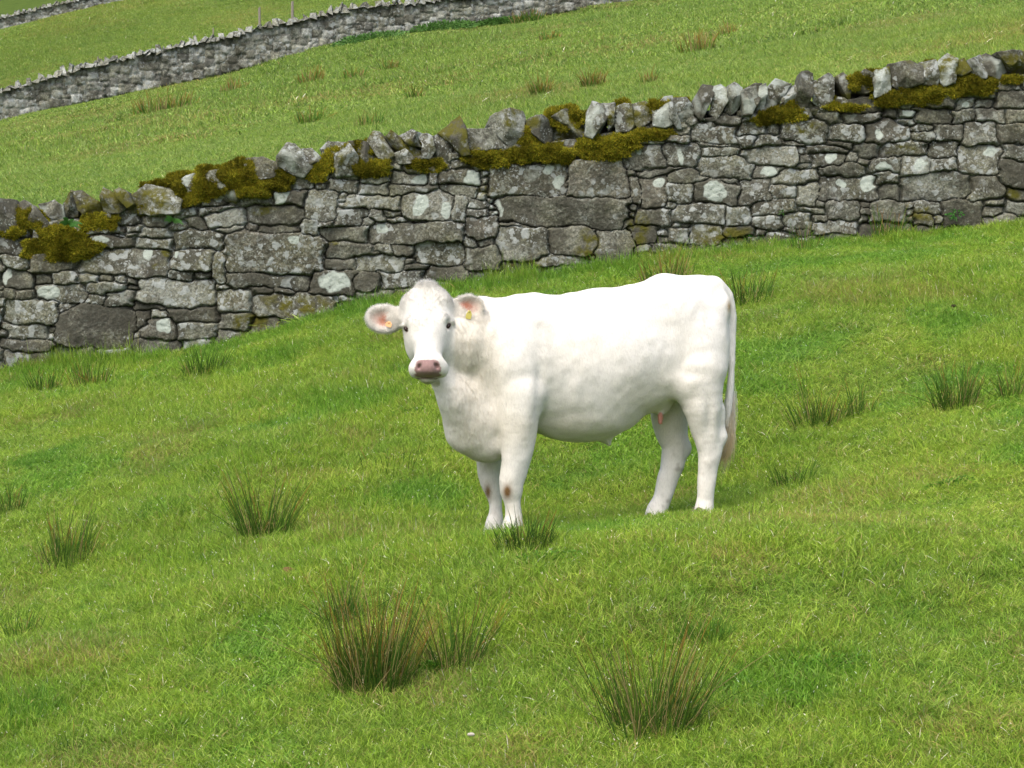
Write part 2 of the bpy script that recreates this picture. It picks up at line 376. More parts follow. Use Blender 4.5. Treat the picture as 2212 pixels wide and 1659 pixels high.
def pattr(me, name, typ, key, v):
    a = me.attributes.new(name, typ, 'POINT'); a.data.foreach_set(key, v)
# rotation: spin about z, then tilt so the patch lies on the slope (x and y euler angles)
yaw = rng.random(len(GP)) * 2 * math.pi
nrm = np.stack([-sx, -sy, np.ones_like(sx)], 1); nrm /= np.linalg.norm(nrm, axis=1)[:, None]
# R = Rtilt * Rz(yaw); columns -> XYZ euler
zx = nrm; h = np.stack([np.cos(yaw), np.sin(yaw), np.zeros_like(yaw)], 1); h -= zx * (h * zx).sum(1)[:, None]; h /= np.linalg.norm(h, axis=1)[:, None]
vy = np.cross(zx, h)
ry = np.arcsin(np.clip(-h[:, 2], -1, 1)); rz = np.arctan2(h[:, 1], h[:, 0]); rx = np.arctan2(vy[:, 2], zx[:, 2])
pattr(gme, 'rot', 'FLOAT_VECTOR', 'vector', np.stack([rx, ry, rz], 1).astype(np.float32).ravel())
pattr(gme, 'scl', 'FLOAT_VECTOR', 'vector', np.stack([GP[:, 2], GP[:, 2], GP[:, 3]], 1).astype(np.float32).ravel())
pattr(gme, 'idx', 'INT', 'value', GP[:, 4].astype(np.int32)); pattr(gme, 'tint', 'FLOAT', 'value', GP[:, 5].astype(np.float32))
grass = link('grass', gme)
ng = bpy.data.node_groups.new('scatter_turf', 'GeometryNodeTree')
ng.interface.new_socket('Geometry', in_out='INPUT', socket_type='NodeSocketGeometry'); ng.interface.new_socket('Geometry', in_out='OUTPUT', socket_type='NodeSocketGeometry')
gi = ng.nodes.new('NodeGroupInput'); go = ng.nodes.new('NodeGroupOutput'); iop = ng.nodes.new('GeometryNodeInstanceOnPoints')
ci = ng.nodes.new('GeometryNodeCollectionInfo'); ci.inputs['Collection'].default_value = pcol; ci.inputs['Separate Children'].default_value = True; ci.inputs['Reset Children'].default_value = True
def named(t, n):
    a = ng.nodes.new('GeometryNodeInputNamedAttribute'); a.data_type = t; a.inputs['Name'].default_value = n
    return [s for s in a.outputs if s.enabled and s.name == 'Attribute'][0]
L = ng.links.new; L(gi.outputs[0], iop.inputs['Points']); L(ci.outputs[0], iop.inputs['Instance']); iop.inputs['Pick Instance'].default_value = True
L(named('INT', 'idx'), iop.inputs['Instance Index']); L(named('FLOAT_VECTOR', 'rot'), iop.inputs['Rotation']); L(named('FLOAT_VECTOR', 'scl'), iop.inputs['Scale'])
L(iop.outputs[0], go.inputs[0])
md = grass.modifiers.new('scatter', 'NODES'); md.node_group = ng
tag(grass, 'short green pasture grass covering the hillside', 'grass', kind='stuff')

# ------------------------------------------------------------------ dry stone walls
def fill_boxes(boxes, x0, x1, zlo, zhi, sizes, seed, cell=.02, wide=1.5):
    """pack random stones into what the listed ones (cx, cz, hw, hh, rot) leave free; zlo/zhi are functions of x"""
    r = np.random.default_rng(seed)
    nx = int((x1 - x0) / cell); xs = x0 + (np.arange(nx) + .5) * cell
    lo = zlo(xs); hi = zhi(xs); zb = lo.min(); nz = int((hi.max() - zb) / cell) + 1; zs = zb + (np.arange(nz) + .5) * cell
    X, Z = np.meshgrid(xs, zs, indexing='ij')
    occ = (Z < lo[:, None] - .10) | (Z > hi[:, None] + .03)
    for cx, cz, hw, hh, ro in boxes:
        i0 = max(int((cx - hw - x0) / cell) - 1, 0); i1 = int((cx + hw - x0) / cell) + 2
        c, s = math.cos(ro), math.sin(ro); dx = X[i0:i1] - cx; dz = Z[i0:i1] - cz
        occ[i0:i1] |= (np.abs(dx * c + dz * s) < hw * .92) & (np.abs(-dx * s + dz * c) < hh * .92)
    out = []
    for (w_, h_), cnt in sizes:
        wi = max(int(round(w_ / cell)), 1); hi_ = max(int(round(h_ / cell)), 1); miss = 0
        for _ in range(cnt):
            I = np.zeros((nx + 1, nz + 1), int); I[1:, 1:] = occ.cumsum(0).cumsum(1)
            S = I[wi:, hi_:] - I[:-wi, hi_:] - I[wi:, :-hi_] + I[:-wi, :-hi_]
            fr = np.argwhere(S == 0)
            if not len(fr): break
            # settle several non-overlapping ones per pass
            r.shuffle(fr)
            for i, j in fr[:400]:
                if occ[i:i + wi, j:j + hi_].any(): continue
                # drop down until it rests on something
                while j > 0 and not occ[i:i + wi, j - 1].any(): j -= 1
                # grow sideways a little
                a, b_ = i, i + wi
                while b_ < nx and b_ - a < wi * wide and not occ[b_, j:j + hi_].any(): b_ += 1
                while a > 0 and b_ - a < wi * wide and not occ[a - 1, j:j + hi_].any(): a -= 1
                occ[a:b_, j:j + hi_] = True
                out.append((x0 + (a + b_) * cell / 2, zb + (j + hi_ / 2) * cell, (b_ - a) * cell / 2, hi_ * cell / 2, r.normal(0, .05)))
    return out

LD = {}
def stone_face(name, boxes, x0, x1, zlo, zhi, step, yfun, mat, seed, light=(), brown=(), joint=.0045, depth=.075, batter=.06, palette=None, tall=.04):
    """a wall face as a relief: every stone its own plane, bulge and colour, with open joints between them"""
    r = np.random.default_rng(seed); B = np.array(boxes); n = len(B)
    xs = np.arange(x0, x1, step); nh = int(math.ceil(max((zhi(xs) - zlo(xs)).max() + tall + .18, .2) / step))
    T = np.linspace(0, 1, nh); lo = zlo(xs) - .15; hi = zhi(xs) + tall
    X = np.repeat(xs[:, None], nh, 1); Z = lo[:, None] + T[None] * (hi - lo)[:, None]
    wx = X + .028 * noise2(X * 7, Z * 9, seed) + .012 * noise2(X * 24, Z * 24, seed + 3); wz = Z + .020 * noise2(X * 7, Z * 9, seed + 1) + .009 * noise2(X * 24, Z * 24, seed + 4)
    d1 = np.full(X.shape, 9.); d2 = np.full(X.shape, 9.); lab = np.zeros(X.shape, int); pw = r.uniform(3.4, 14, n)
    for k in range(n):
        cx, cz, hw, hh, ro = B[k]; m_ = .25
        i0 = max(int((cx - hw - m_ - x0) / step), 0); i1 = min(int((cx + hw + m_ - x0) / step) + 1, len(xs))
        if i1 <= i0: continue
        dx = wx[i0:i1] - cx; dz = wz[i0:i1] - cz; c, s = math.cos(ro), math.sin(ro)
        u = np.abs(dx * c + dz * s) / hw; v = np.abs(-dx * s + dz * c) / hh
        f = (u ** pw[k] + v ** pw[k]) ** (1 / pw[k]); d = (f - 1) * min(hw, hh)
        A1 = d1[i0:i1]; A2 = d2[i0:i1]; LB = lab[i0:i1]
        better = d < A1; A2[:] = np.where(better, A1, np.minimum(A2, d)); LB[better] = k; A1[better] = d[better]
    e = np.clip((d2 - d1) / 2, 0, 1); gap = np.clip(d1 - .022, 0, 1)
    off = r.uniform(-.022, .030, n); tx = r.normal(0, .10, n); tz = r.normal(0, .10, n); bul = r.uniform(.002, .013, n)
    rad = np.minimum(B[:, 2], B[:, 3])
    h = off[lab] + tx[lab] * (X - B[lab, 0]) + tz[lab] * (Z - B[lab, 1])
    h = np.clip(h, -.04, .05) + bul[lab] * (1 - np.clip(1 - e / (rad[lab] * .45 + .008), 0, 1) ** 2)
    h += .006 * fbm2(X * 14, Z * 14, seed + 9, 4) + .004 * fbm2(X * 45, Z * 45, seed + 11, 2)
    jw = joint * (1 + .75 * noise2(X * 5, Z * 8, seed + 21) + .5 * noise2(X * 17, Z * 17, seed + 22)); h -= depth * (.75 + .25 * noise2(X * 6, Z * 6, seed + 23)) * np.exp(-(e / np.maximum(jw, joint * .25)) ** 1.5) + np.clip(gap * 5, 0, depth * 1.1)
    yb = yfun(X) + batter * (Z - lo[:, None]); Y = yb - h
    pal = palette if palette is not None else np.array([[.20, .195, .165], [.165, .16, .14], [.235, .23, .19], [.14, .135, .115], [.21, .21, .165], [.18, .165, .135], [.25, .25, .215]])
    sc = pal[r.integers(0, len(pal), n)] * r.uniform(.75, 1.2, n)[:, None]
    col = sc[lab]
    lf = np.zeros(X.shape); bf = np.zeros(X.shape)
    for (a, b_, ra, rb) in light:
        q = ((wx - a) / ra) ** 2 + ((wz - b_) / rb) ** 2 + .25 * noise2(X * 30, Z * 30, 5); lf = np.maximum(lf, np.clip((1.05 - q) * 5, 0, 1) * (e > .006))
    for (a, b_, ra, rb) in brown:
        q = ((wx - a) / ra) ** 2 + ((wz - b_) / rb) ** 2; bf = np.maximum(bf, np.clip((1.2 - q) * 1.2, 0, 1))
    nxx = len(xs); idx = np.arange(nxx * nh).reshape(nxx, nh)
    V = np.stack([X, Y, Z], -1).reshape(-1, 3); Q = np.stack([idx[:-1, :-1], idx[1:, :-1], idx[1:, 1:], idx[:-1, 1:]], -1).reshape(-1, 4)
    LD[id(idx)] = r.random(n)[lab].ravel(); return V, Q, col.reshape(-1, 3), lf.ravel(), bf.ravel(), xs, idx

def wall_solid(V, Q, col, lf, bf, idx, thick, name, mat, parent, roughtop=.02, yaxis=1.0):
    """closes the relief with a rough top and a back so that the wall is a solid body"""
    nxx, nh = idx.shape; top = V[idx[:, -1]]; k = 7; n0 = len(V); rows = [idx[:, -1]]; Vn = [V]; cn = [col]; ln = [lf]; bn = [bf]
    for j in range(1, k + 1):
        t = j / k; P = top.copy(); P[:, 1] = top[:, 1] + .02 + thick * t; P[:, 2] += roughtop * noise2(P[:, 0] * 6, P[:, 1] * 6 + j, 4) - (0 if j < k else .03)
        rows.append(n0 + np.arange(nxx)); n0 += nxx; Vn.append(P); cn.append(np.tile([.13, .125, .10], (nxx, 1))); ln.append(np.zeros(nxx)); bn.append(np.zeros(nxx))
    P = V[idx[:, 0]].copy(); P[:, 1] += thick + .15; P[:, 2] -= .5
    rows.append(n0 + np.arange(nxx)); Vn.append(P); cn.append(np.tile([.15, .145, .12], (nxx, 1))); ln.append(np.zeros(nxx)); bn.append(np.zeros(nxx))
    Qs = [Q] + [np.stack([a[:-1], a[1:], b[1:], b[:-1]], -1) for a, b in zip(rows[:-1], rows[1:])]
    me = make_mesh(name, np.concatenate(Vn), np.concatenate(Qs), np.concatenate(cn), mat=mat, attrs={'lichen': np.concatenate(ln), 'brown': np.concatenate(bn), 'lden': np.concatenate([LD[id(idx)], np.full(len(np.concatenate(ln)) - len(lf), .5)])})
    return link(name, me, parent)

# stones read off the photograph in three stretches (left, top, right, bottom)
SA = [(1365,335,2025,610),(1410,590,1930,685),(850,620,1340,815),(345,790,840,1060),(0,755,360,910),(20,910,320,1000),(0,1005,340,1080),(0,590,220,690),(215,660,525,790),(320,580,475,660),(180,450,480,580),(480,440,1060,615),(540,360,850,445),(1060,440,1310,580),(1060,320,1400,455),(1320,480,1420,660),(1045,585,1200,655),(1200,585,1320,660),(1345,700,1560,845),(1560,720,2110,880),(1950,575,2230,735),(1040,800,1360,905),(850,825,930,935),(870,870,1085,1010),(1095,905,1345,1010),(1350,845,1560,945),(490,655,790,720),(650,700,830,800),(530,730,680,790),(340,790,520,855),(480,595,600,650),(600,580,700,645),(700,600,770,655),(820,770,1050,830),(75,695,220,755),(0,690,75,750),(0,485,175,560),(1275,190,1520,305),(1220,180,1450,240),(1530,175,1885,300),(1590,280,1865,345),(1890,80,2100,265),(1710,80,1890,170),(1865,255,1985,365),(2090,185,2270,300),(1990,305,2290,400),(2030,405,2330,500),(2000,500,2200,570),(1145,245,1265,315),(880,305,1060,370),(930,180,1090,225),(530,290,780,355),(880,245,1040,300),(705,205,860,290),(690,335,760,370),(760,335,850,370),(0,1080,330,1180),(330,1050,590,1150),(600,1060,830,1130),(1550,690,1720,750),(1330,300,1490,350),(1560,880,1760,980),(1760,890,1960,960)]
SB = [(1120,550,1990,745),(1080,340,1600,560),(1590,320,1985,600),(1160,740,1485,965),(945,875,1180,1035),(370,715,950,850),(560,520,890,715),(870,565,965,725),(780,385,1055,490),(795,475,1035,565),(485,490,780,555),(275,480,475,550),(100,460,275,540),(190,550,565,635),(160,625,380,750),(50,750,360,845),(90,848,395,945),(285,935,590,1030),(630,850,940,995),(500,845,640,910),(400,835,500,910),(70,945,275,1020),(960,685,1160,830),(970,635,1105,685),(965,570,1115,630),(1200,710,1385,742),(1490,750,1780,920),(1770,770,2010,980),(1400,930,1740,1000),(1180,970,1400,1060),(500,400,710,490),(710,400,785,485),(0,430,95,490),(300,420,480,470),(410,1030,700,1140),(620,700,740,735),(380,640,450,710),(490,670,610,720),(1920,235,2200,400),(1990,430,2045,630),(2045,440,2212,635),(2030,380,2290,430),(2010,640,2250,740),(1980,750,2150,850),(2110,850,2300,930),(1770,980,1930,1030),(250,1030,440,1150),(700,1000,990,1090),(940,800,1040,875),(1040,830,1150,875),(880,330,1020,390)]
SC = [(0,610,205,765),(155,490,450,610),(455,480,620,555),(620,480,720,560),(720,460,1010,620),(1030,495,1230,600),(1220,470,1500,605),(440,640,830,740),(180,690,550,830),(215,620,455,690),(190,605,440,632),(460,560,570,635),(570,565,720,630),(700,580,860,630),(870,635,1120,685),(900,670,1120,765),(1140,605,1335,695),(1120,650,1200,735),(1335,590,1620,690),(1540,530,1660,600),(555,740,740,830),(640,770,950,860),(950,740,1245,825),(1260,705,1465,800),(1455,690,1625,800),(1650,715,1795,790),(1810,625,2080,815),(1620,600,1825,705),(1840,480,2055,620),(2060,490,2260,610),(2075,615,2260,710),(2065,715,2280,880),(0,780,240,875),(0,870,150,985),(160,850,450,1000),(450,830,655,995),(660,870,815,950),(800,850,945,1010),(955,815,1315,980),(1320,860,1440,970),(1430,800,1880,965),(1885,830,2080,970),(35,985,370,1110),(370,1000,510,1120),(510,960,800,1060),(535,1060,715,1145),(715,1045,900,1140),(820,1015,975,1055),(985,960,1200,1090),(1250,970,1480,1110),(1530,1045,1650,1130),(1700,970,1960,1130),(1930,390,2100,490),(1540,380,1770,480),(1780,400,1910,475),(1440,450,1545,495),(1345,390,1440,455),(1100,420,1330,490),(915,415,1085,495),(2030,290,2240,400),(0,1135,140,1240),(140,1120,355,1250),(365,1135,560,1190),(500,1190,590,1260),(620,1165,800,1270),(900,1095,1190,1180),(0,545,150,600),(285,450,480,500),(480,440,580,480),(1980,950,2110,1000),(2090,960,2300,1060),(1800,330,1920,390),(1665,490,1840,600)]
LA = [(1995,575,2180,710),(1790,355,1860,410),(1710,85,1795,170),(230,670,360,760),(545,370,680,420),(0,560,60,660),(1080,440,1110,500),(890,450,950,520),(960,870,1060,960)]
LB = [(620,420,710,485),(640,530,710,680),(1120,560,1200,700),(960,390,1050,490),(800,600,870,700),(400,730,470,790),(1010,520,1040,560),(1440,360,1500,420),(1500,440,1570,520),(2120,450,2200,520),(2030,240,2060,300)]
LC = [(1965,630,2040,690),(1200,810,1310,910),(1300,730,1400,790),(990,670,1070,740),(1480,315,1550,345),(1470,395,1540,440),(580,745,680,820),(210,850,370,985),(1530,710,1610,780),(1040,840,1110,890),(1840,360,1880,385),(1280,520,1330,580),(60,640,100,760),(160,260,270,380)]
BRA = [(1600,720,2100,860),(1400,850,1700,960),(1000,440,1060,500),(940,530,1030,560),(1530,175,1740,240)]
BRB = [(1640,750,1800,980),(1200,950,1500,1060),(1180,1000,1400,1060),(1000,480,1130,560),(1960,640,2100,900),(80,840,170,870)]
BRC = [(2080,880,2200,960),(740,470,960,560),(1340,620,1560,680),(140,1120,560,1260),(1500,1000,1700,1100)]
def to_px(b, k):
    x, y, s = ((0, 400, 2.765), (700, 240, 2.765), (1500, 100, 2.751))[k]
    return tuple(.96 * ((x if i % 2 == 0 else y) + v / s) for i, v in enumerate(b))
def px_box(b, k):
    x0, y0, x1, y1 = to_px(b, k)
    ax, az = on_plane_y(x0, y1, YW); bx, bz = on_plane_y(x1, y0, YW)
    return (ax + bx) / 2, (az + bz) / 2, (bx - ax) / 2, (bz - az) / 2
r_ = np.random.default_rng(5)
boxes1 = []
for k, S in enumerate((SA, SB, SC)):
    for b in S:
        cx, cz, hw, hh = px_box(b, k); boxes1.append((cx, cz, hw, hh, r_.normal(0, .02) - (.02 if hw > .5 else 0)))
# drop near-duplicates where two stretches overlap
keep = []
for b in boxes1:
    if all(abs(b[0] - q[0]) > .6 * max(b[2], q[2]) or abs(b[1] - q[1]) > .6 * max(b[3], q[3]) for q in keep): keep.append(b)
zlo1 = lambda x: np.interp(x, _b1x, _b1z); zhi1 = lambda x: np.interp(x, _h1x, _h1z)
X0, X1 = -7.6, 7.6
fill1 = fill_boxes(keep, X0, X1, zlo1, zhi1, [((.34, .16), 4), ((.24, .12), 4), ((.16, .10), 6), ((.12, .06), 8), ((.08, .06), 3)], 3)
lt = [px_box(b, k) for k, S in enumerate((LA, LB, LC)) for b in S]; br = [px_box(b, k) for k, S in enumerate((BRA, BRB, BRC)) for b in S]
wall = bpy.data.objects.new('dry_stone_wall', None); COL.objects.link(wall)
tag(wall, 'nearest dry stone wall behind the white bull, with moss and upright coping stones', 'wall', 'dry stone walls on the hillside')
sf = stone_face('w', keep + fill1, X0, X1, zlo1, zhi1, .0068, lambda x: YW + 0 * x, M_STONE, 11, lt, br)
V, Q, c_, lf, bf, xs_, idx_ = sf
wall_solid(V, Q, c_, lf, bf, idx_, .50, 'stone_courses', M_STONE, wall)

# coping stones: silhouettes of single stones, each given its own depth, tilt and broken faces
K = [(0, 330, 3.687), (550, 230, 3.687), (1100, 180, 3.687), (1650, 90, 3.382)]
COPE = [
(0,[(-60,440),(110,460),(215,660),(190,690),(60,700),(-60,720)]),(0,[(135,490),(190,455),(290,500),(410,640),(350,668),(230,600)]),(0,[(310,480),(430,450),(510,490),(520,600),(420,590),(330,540)]),
(0,[(500,500),(575,385),(635,400),(630,570),(510,585)]),(0,[(590,375),(680,375),(855,490),(860,560),(720,590),(650,520)]),(0,[(835,420),(865,350),(960,400),(1060,500),(980,545),(870,540)]),
(0,[(960,370),(1000,348),(1060,375),(1112,470),(1060,500),(990,430)]),(0,[(1120,400),(1220,330),(1390,350),(1490,440),(1480,540),(1250,560),(1120,500)]),(0,[(1400,330),(1540,250),(1700,220),(1760,420),(1600,500),(1500,430)]),
(0,[(1700,220),(1900,180),(2000,330),(1950,450),(1750,420)]),(0,[(1960,180),(2100,140),(2212,170),(2212,340),(2050,400)]),
(1,[(-40,480),(150,460),(290,520),(330,600),(100,640),(-40,600)]),(1,[(285,450),(360,350),(420,355),(560,530),(490,610),(400,590),(300,530)]),(1,[(470,395),(560,395),(680,510),(690,590),(570,590),(540,500)]),
(1,[(640,400),(700,340),(860,350),(930,450),(920,600),(760,600),(680,540)]),(1,[(870,330),(960,320),(1040,350),(1120,470),(1080,560),(960,520)]),(1,[(1020,320),(1070,250),(1120,260),(1235,430),(1170,480),(1110,450)]),
(1,[(1190,290),(1225,245),(1320,310),(1450,410),(1450,470),(1380,460),(1240,370)]),(1,[(1290,280),(1385,230),(1480,265),(1480,370),(1370,350)]),(1,[(1440,290),(1510,265),(1560,290),(1580,400),(1540,460),(1470,460),(1480,350)]),
(1,[(1250,430),(1330,390),(1390,440),(1400,500),(1280,510)]),(1,[(1570,290),(1640,260),(1730,350),(1700,480),(1600,470),(1575,400)]),(1,[(1620,260),(1780,125),(1830,210),(1860,420),(1800,430),(1730,350)]),
(1,[(1850,220),(2000,225),(2120,205),(2190,250),(2180,360),(2000,390),(1880,380)]),
(2,[(10,370),(40,300),(180,245),(270,270),(290,330),(265,560),(200,570),(110,480)]),(2,[(300,350),(400,300),(440,295),(520,370),(520,500),(455,520),(360,430)]),(2,[(470,340),(640,250),(760,260),(850,330),(850,440),(700,480),(520,480)]),
(2,[(820,270),(860,190),(940,215),(990,290),(860,470),(800,450)]),(2,[(940,205),(1040,195),(1035,350),(990,410),(980,290)]),(2,[(1040,240),(1120,200),(1180,210),(1200,380),(1150,420),(1060,420)]),
(2,[(1165,210),(1300,180),(1400,300),(1250,395),(1170,320)]),(2,[(1360,220),(1460,150),(1520,140),(1530,350),(1450,390),(1370,370)]),(2,[(1500,200),(1540,190),(1600,400),(1560,400),(1500,310)]),
(2,[(1530,160),(1640,150),(1690,220),(1700,350),(1600,350),(1550,250)]),(2,[(1565,320),(1610,320),(1655,430),(1600,420)]),(2,[(1690,190),(1780,40),(1880,60),(1860,130),(1770,320),(1700,250)]),
(2,[(1870,60),(1930,45),(1990,100),(1980,170),(1900,300),(1840,270)]),(2,[(1990,60),(2040,30),(2100,70),(2100,160),(2060,245),(2010,280),(1970,250)]),(2,[(2100,100),(2160,70),(2212,60),(2230,150),(2180,280),(2110,280)]),
(3,[(75,390),(170,335),(215,340),(200,450),(150,560),(70,540)]),(3,[(205,360),(250,335),(260,400),(235,530),(170,540)]),(3,[(265,360),(320,305),(430,345),(350,470),(280,535),(235,520)]),
(3,[(400,370),(470,350),(490,420),(460,500),(350,530)]),(3,[(480,450),(520,260),(570,250),(605,270),(600,400),(570,495),(490,505)]),(3,[(600,330),(640,310),(700,470),(690,540),(610,470)]),
(3,[(655,300),(730,258),(770,300),(760,450),(700,500),(640,420)]),(3,[(800,280),(850,255),(890,290),(900,360),(890,465),(840,380)]),(3,[(890,330),(1000,230),(1060,260),(1070,380),(1000,400),(900,380)]),
(3,[(1060,250),(1190,210),(1200,390),(1080,430)]),(3,[(1200,190),(1350,160),(1430,200),(1430,320),(1280,370),(1200,330)]),(3,[(1430,180),(1540,155),(1560,250),(1550,340),(1450,330)]),
(3,[(1555,180),(1635,112),(1700,150),(1680,320),(1600,340),(1560,270)]),(3,[(1690,170),(1760,145),(1810,230),(1740,270),(1690,250)]),(3,[(1790,160),(1890,120),(1940,200),(1920,290),(1830,270)]),
(3,[(1890,130),(1950,105),(2100,170),(2090,230),(2020,290),(1940,260)]),(3,[(2020,100),(2150,80),(2260,90),(2260,230),(2150,280),(2100,190)])]
def coping_mesh(poly, yc, dep, seed, step=.016):
    """poly (k,2) in x,z metres; a split slab with that outline, its faces broken along a few planes"""
    r = np.random.default_rng(seed); P = np.array(poly); out = []
    for a, b in zip(P, np.roll(P, -1, 0)):
        m_ = max(int(np.linalg.norm(b - a) / step), 2)
        for i in range(m_): out.append(a + (b - a) * i / m_)
    O = np.array(out); n = len(O); c = O.mean(0); w_ = np.ptp(O, 0).min()
    O = c + (O - c) * (1.15 + .035 * noise2(O[:, 0] * 30, O[:, 1] * 30, seed))[:, None]
    pl = [(r.normal(0, .55), r.normal(.15, .5), r.uniform(-.035, .01)) for _ in range(4)]
    def face(x, z):
        y = np.full(x.shape, -.5 * dep)
        for a_, b_, c_ in pl: y = np.maximum(y, -.5 * dep + c_ + a_ * (x - c[0]) + b_ * (z - c[1]))
        return np.minimum(y, -.5 * dep + .5 * w_ + .02)
    rings = []
    for s in (.02, .2, .4, .6, .78, .9, .965, 1.0):
        Q = c + (O - c) * s; y = face(Q[:, 0], Q[:, 1]) + (0 if s < 1 else .012); rings.append(np.stack([Q[:, 0], yc + y, Q[:, 1]], 1))
    yf = rings[-1][:, 1]; lean = r.uniform(-.05, .05)
    for t, s in ((.3, 1.01), (.6, .99), (.85, .95), (1., .85), (1., .4), (1., .02)):
        Q = c + (O - c) * s; rings.append(np.stack([Q[:, 0] + lean * t, yf * (1 - t) + (yc + dep * .5) * t, Q[:, 1] - .04 * t], 1))
    V = np.concatenate(rings)
    V[:, 1] += .010 * noise3(V * 14, seed) + .006 * noise3(V * 40, seed + 1); V[:, 0] += .005 * noise3(V * 30, seed + 2); V[:, 2] += .006 * noise3(V * 30, seed + 3)
    k = len(rings); ii = np.arange(k * n).reshape(k, n); a = ii[:-1]; b = np.roll(a, -1, 1); d = ii[1:]; e = np.roll(d, -1, 1)
    return V, np.stack([a, d, e, b], -1).reshape(-1, 4)
def add_cope(poly, seed, yc=None, dep=None):
    r = np.random.default_rng(900 + seed); dep = dep or r.uniform(.24, .38); yc = yc if yc is not None else YW + .17 + r.uniform(-.03, .05)
    V, Qd = coping_mesh(poly, yc, dep, seed)
    base = np.array([[.165, .165, .14], [.20, .20, .175], [.135, .13, .105], [.25, .26, .23], [.17, .165, .12]])[r.integers(0, 5)] * r.uniform(.85, 1.15)
    pl = r.random() < .35; c = np.mean(V, 0); lf = np.zeros(len(V))
    if pl: lf = np.clip(noise3(V * 8, seed + 30) * 2.5, 0, .55)
    link('coping_stone', make_mesh('coping_stone', V, Qd, np.tile(base, (len(V), 1)), mat=M_STONE, attrs={'lichen': lf, 'brown': np.clip(noise3(V * 6, seed + 40) * 3 + (.6 if r.random() < .4 else -.6), 0, 1) * (r.random() < .7), 'lden': np.full(len(V), r.random())}), wall)
for i, (k, pts) in enumerate(COPE):
    sx_, sy_, s_ = K[k]
    P = [on_plane_y(.96 * (sx_ + a / s_), .96 * (sy_ + b / s_), YW + .05) for a, b in pts]
    add_cope(P, i)
def cope_random(xa, xb, i0):
    x = xa; i = i0; r = np.random.default_rng(i0)
    while x < xb:
        w_ = r.uniform(.12, .26); h_ = r.uniform(.2, .3); z0 = float(zhi1(x + w_ / 2)) + .0; l = r.uniform(-.1, .02)
        add_cope([(x, z0), (x + l, z0 + h_ * .8), (x + w_ * .4 + l, z0 + h_), (x + w_ + l, z0 + h_ * .8), (x + w_, z0), (x + w_ / 2, z0 - .03)], i); x += w_ * .9; i += 1
xl, _ = on_plane_y(-20, 450, YW); xr, _ = on_plane_y(2235, 150, YW)
cope_random(-6.4, float(xl) - .1, 2000); cope_random(float(xr), 6.4, 3000)

# small hearting stones under and behind the coping, so that no daylight shows between
_hr = np.random.default_rng(77); HV = []; HQ = []; n0 = 0; _t = np.linspace(0, math.pi, 7); _p = np.linspace(0, 2 * math.pi, 9)[:-1]
for x in np.arange(-7.4, 7.4, .055):
    for y_ in (.14, .30, .44):
        c0 = np.array([x + _hr.normal(0, .02), YW + y_ + _hr.normal(0, .02), float(zhi1(x)) + _hr.uniform(-.03, .055) + (.02 if y_ > .2 else -.01)]); rr = _hr.uniform(.04, .075, 3) * [1.1, 1, .8]
        P = np.array([[math.sin(a) * math.cos(p), math.sin(a) * math.sin(p), math.cos(a)] for p in _p for a in _t]) * rr * _hr.uniform(.85, 1.1, (56, 1)) + c0
        i = np.arange(56).reshape(8, 7); a_ = i[:, :-1]; b_ = i[:, 1:]; HQ.append(np.stack([a_, b_, np.roll(b_, -1, 0), np.roll(a_, -1, 0)], -1).reshape(-1, 4) + n0); HV.append(P); n0 += 56
HV = np.concatenate(HV); hc = np.repeat(np.array([[.15, .15, .115], [.11, .11, .07], [.19, .19, .16]])[_hr.integers(0, 3, len(HV) // 56)], 56, 0)
link('hearting', make_mesh('hearting', HV, np.concatenate(HQ)[:, ::-1], hc, mat=M_STONE, smooth=False, attrs={'lden': np.full(len(HV), .4), 'lichen': np.zeros(len(HV)), 'brown': np.clip(noise3(HV * 3, 9) * 2, 0, 1)}), wall)
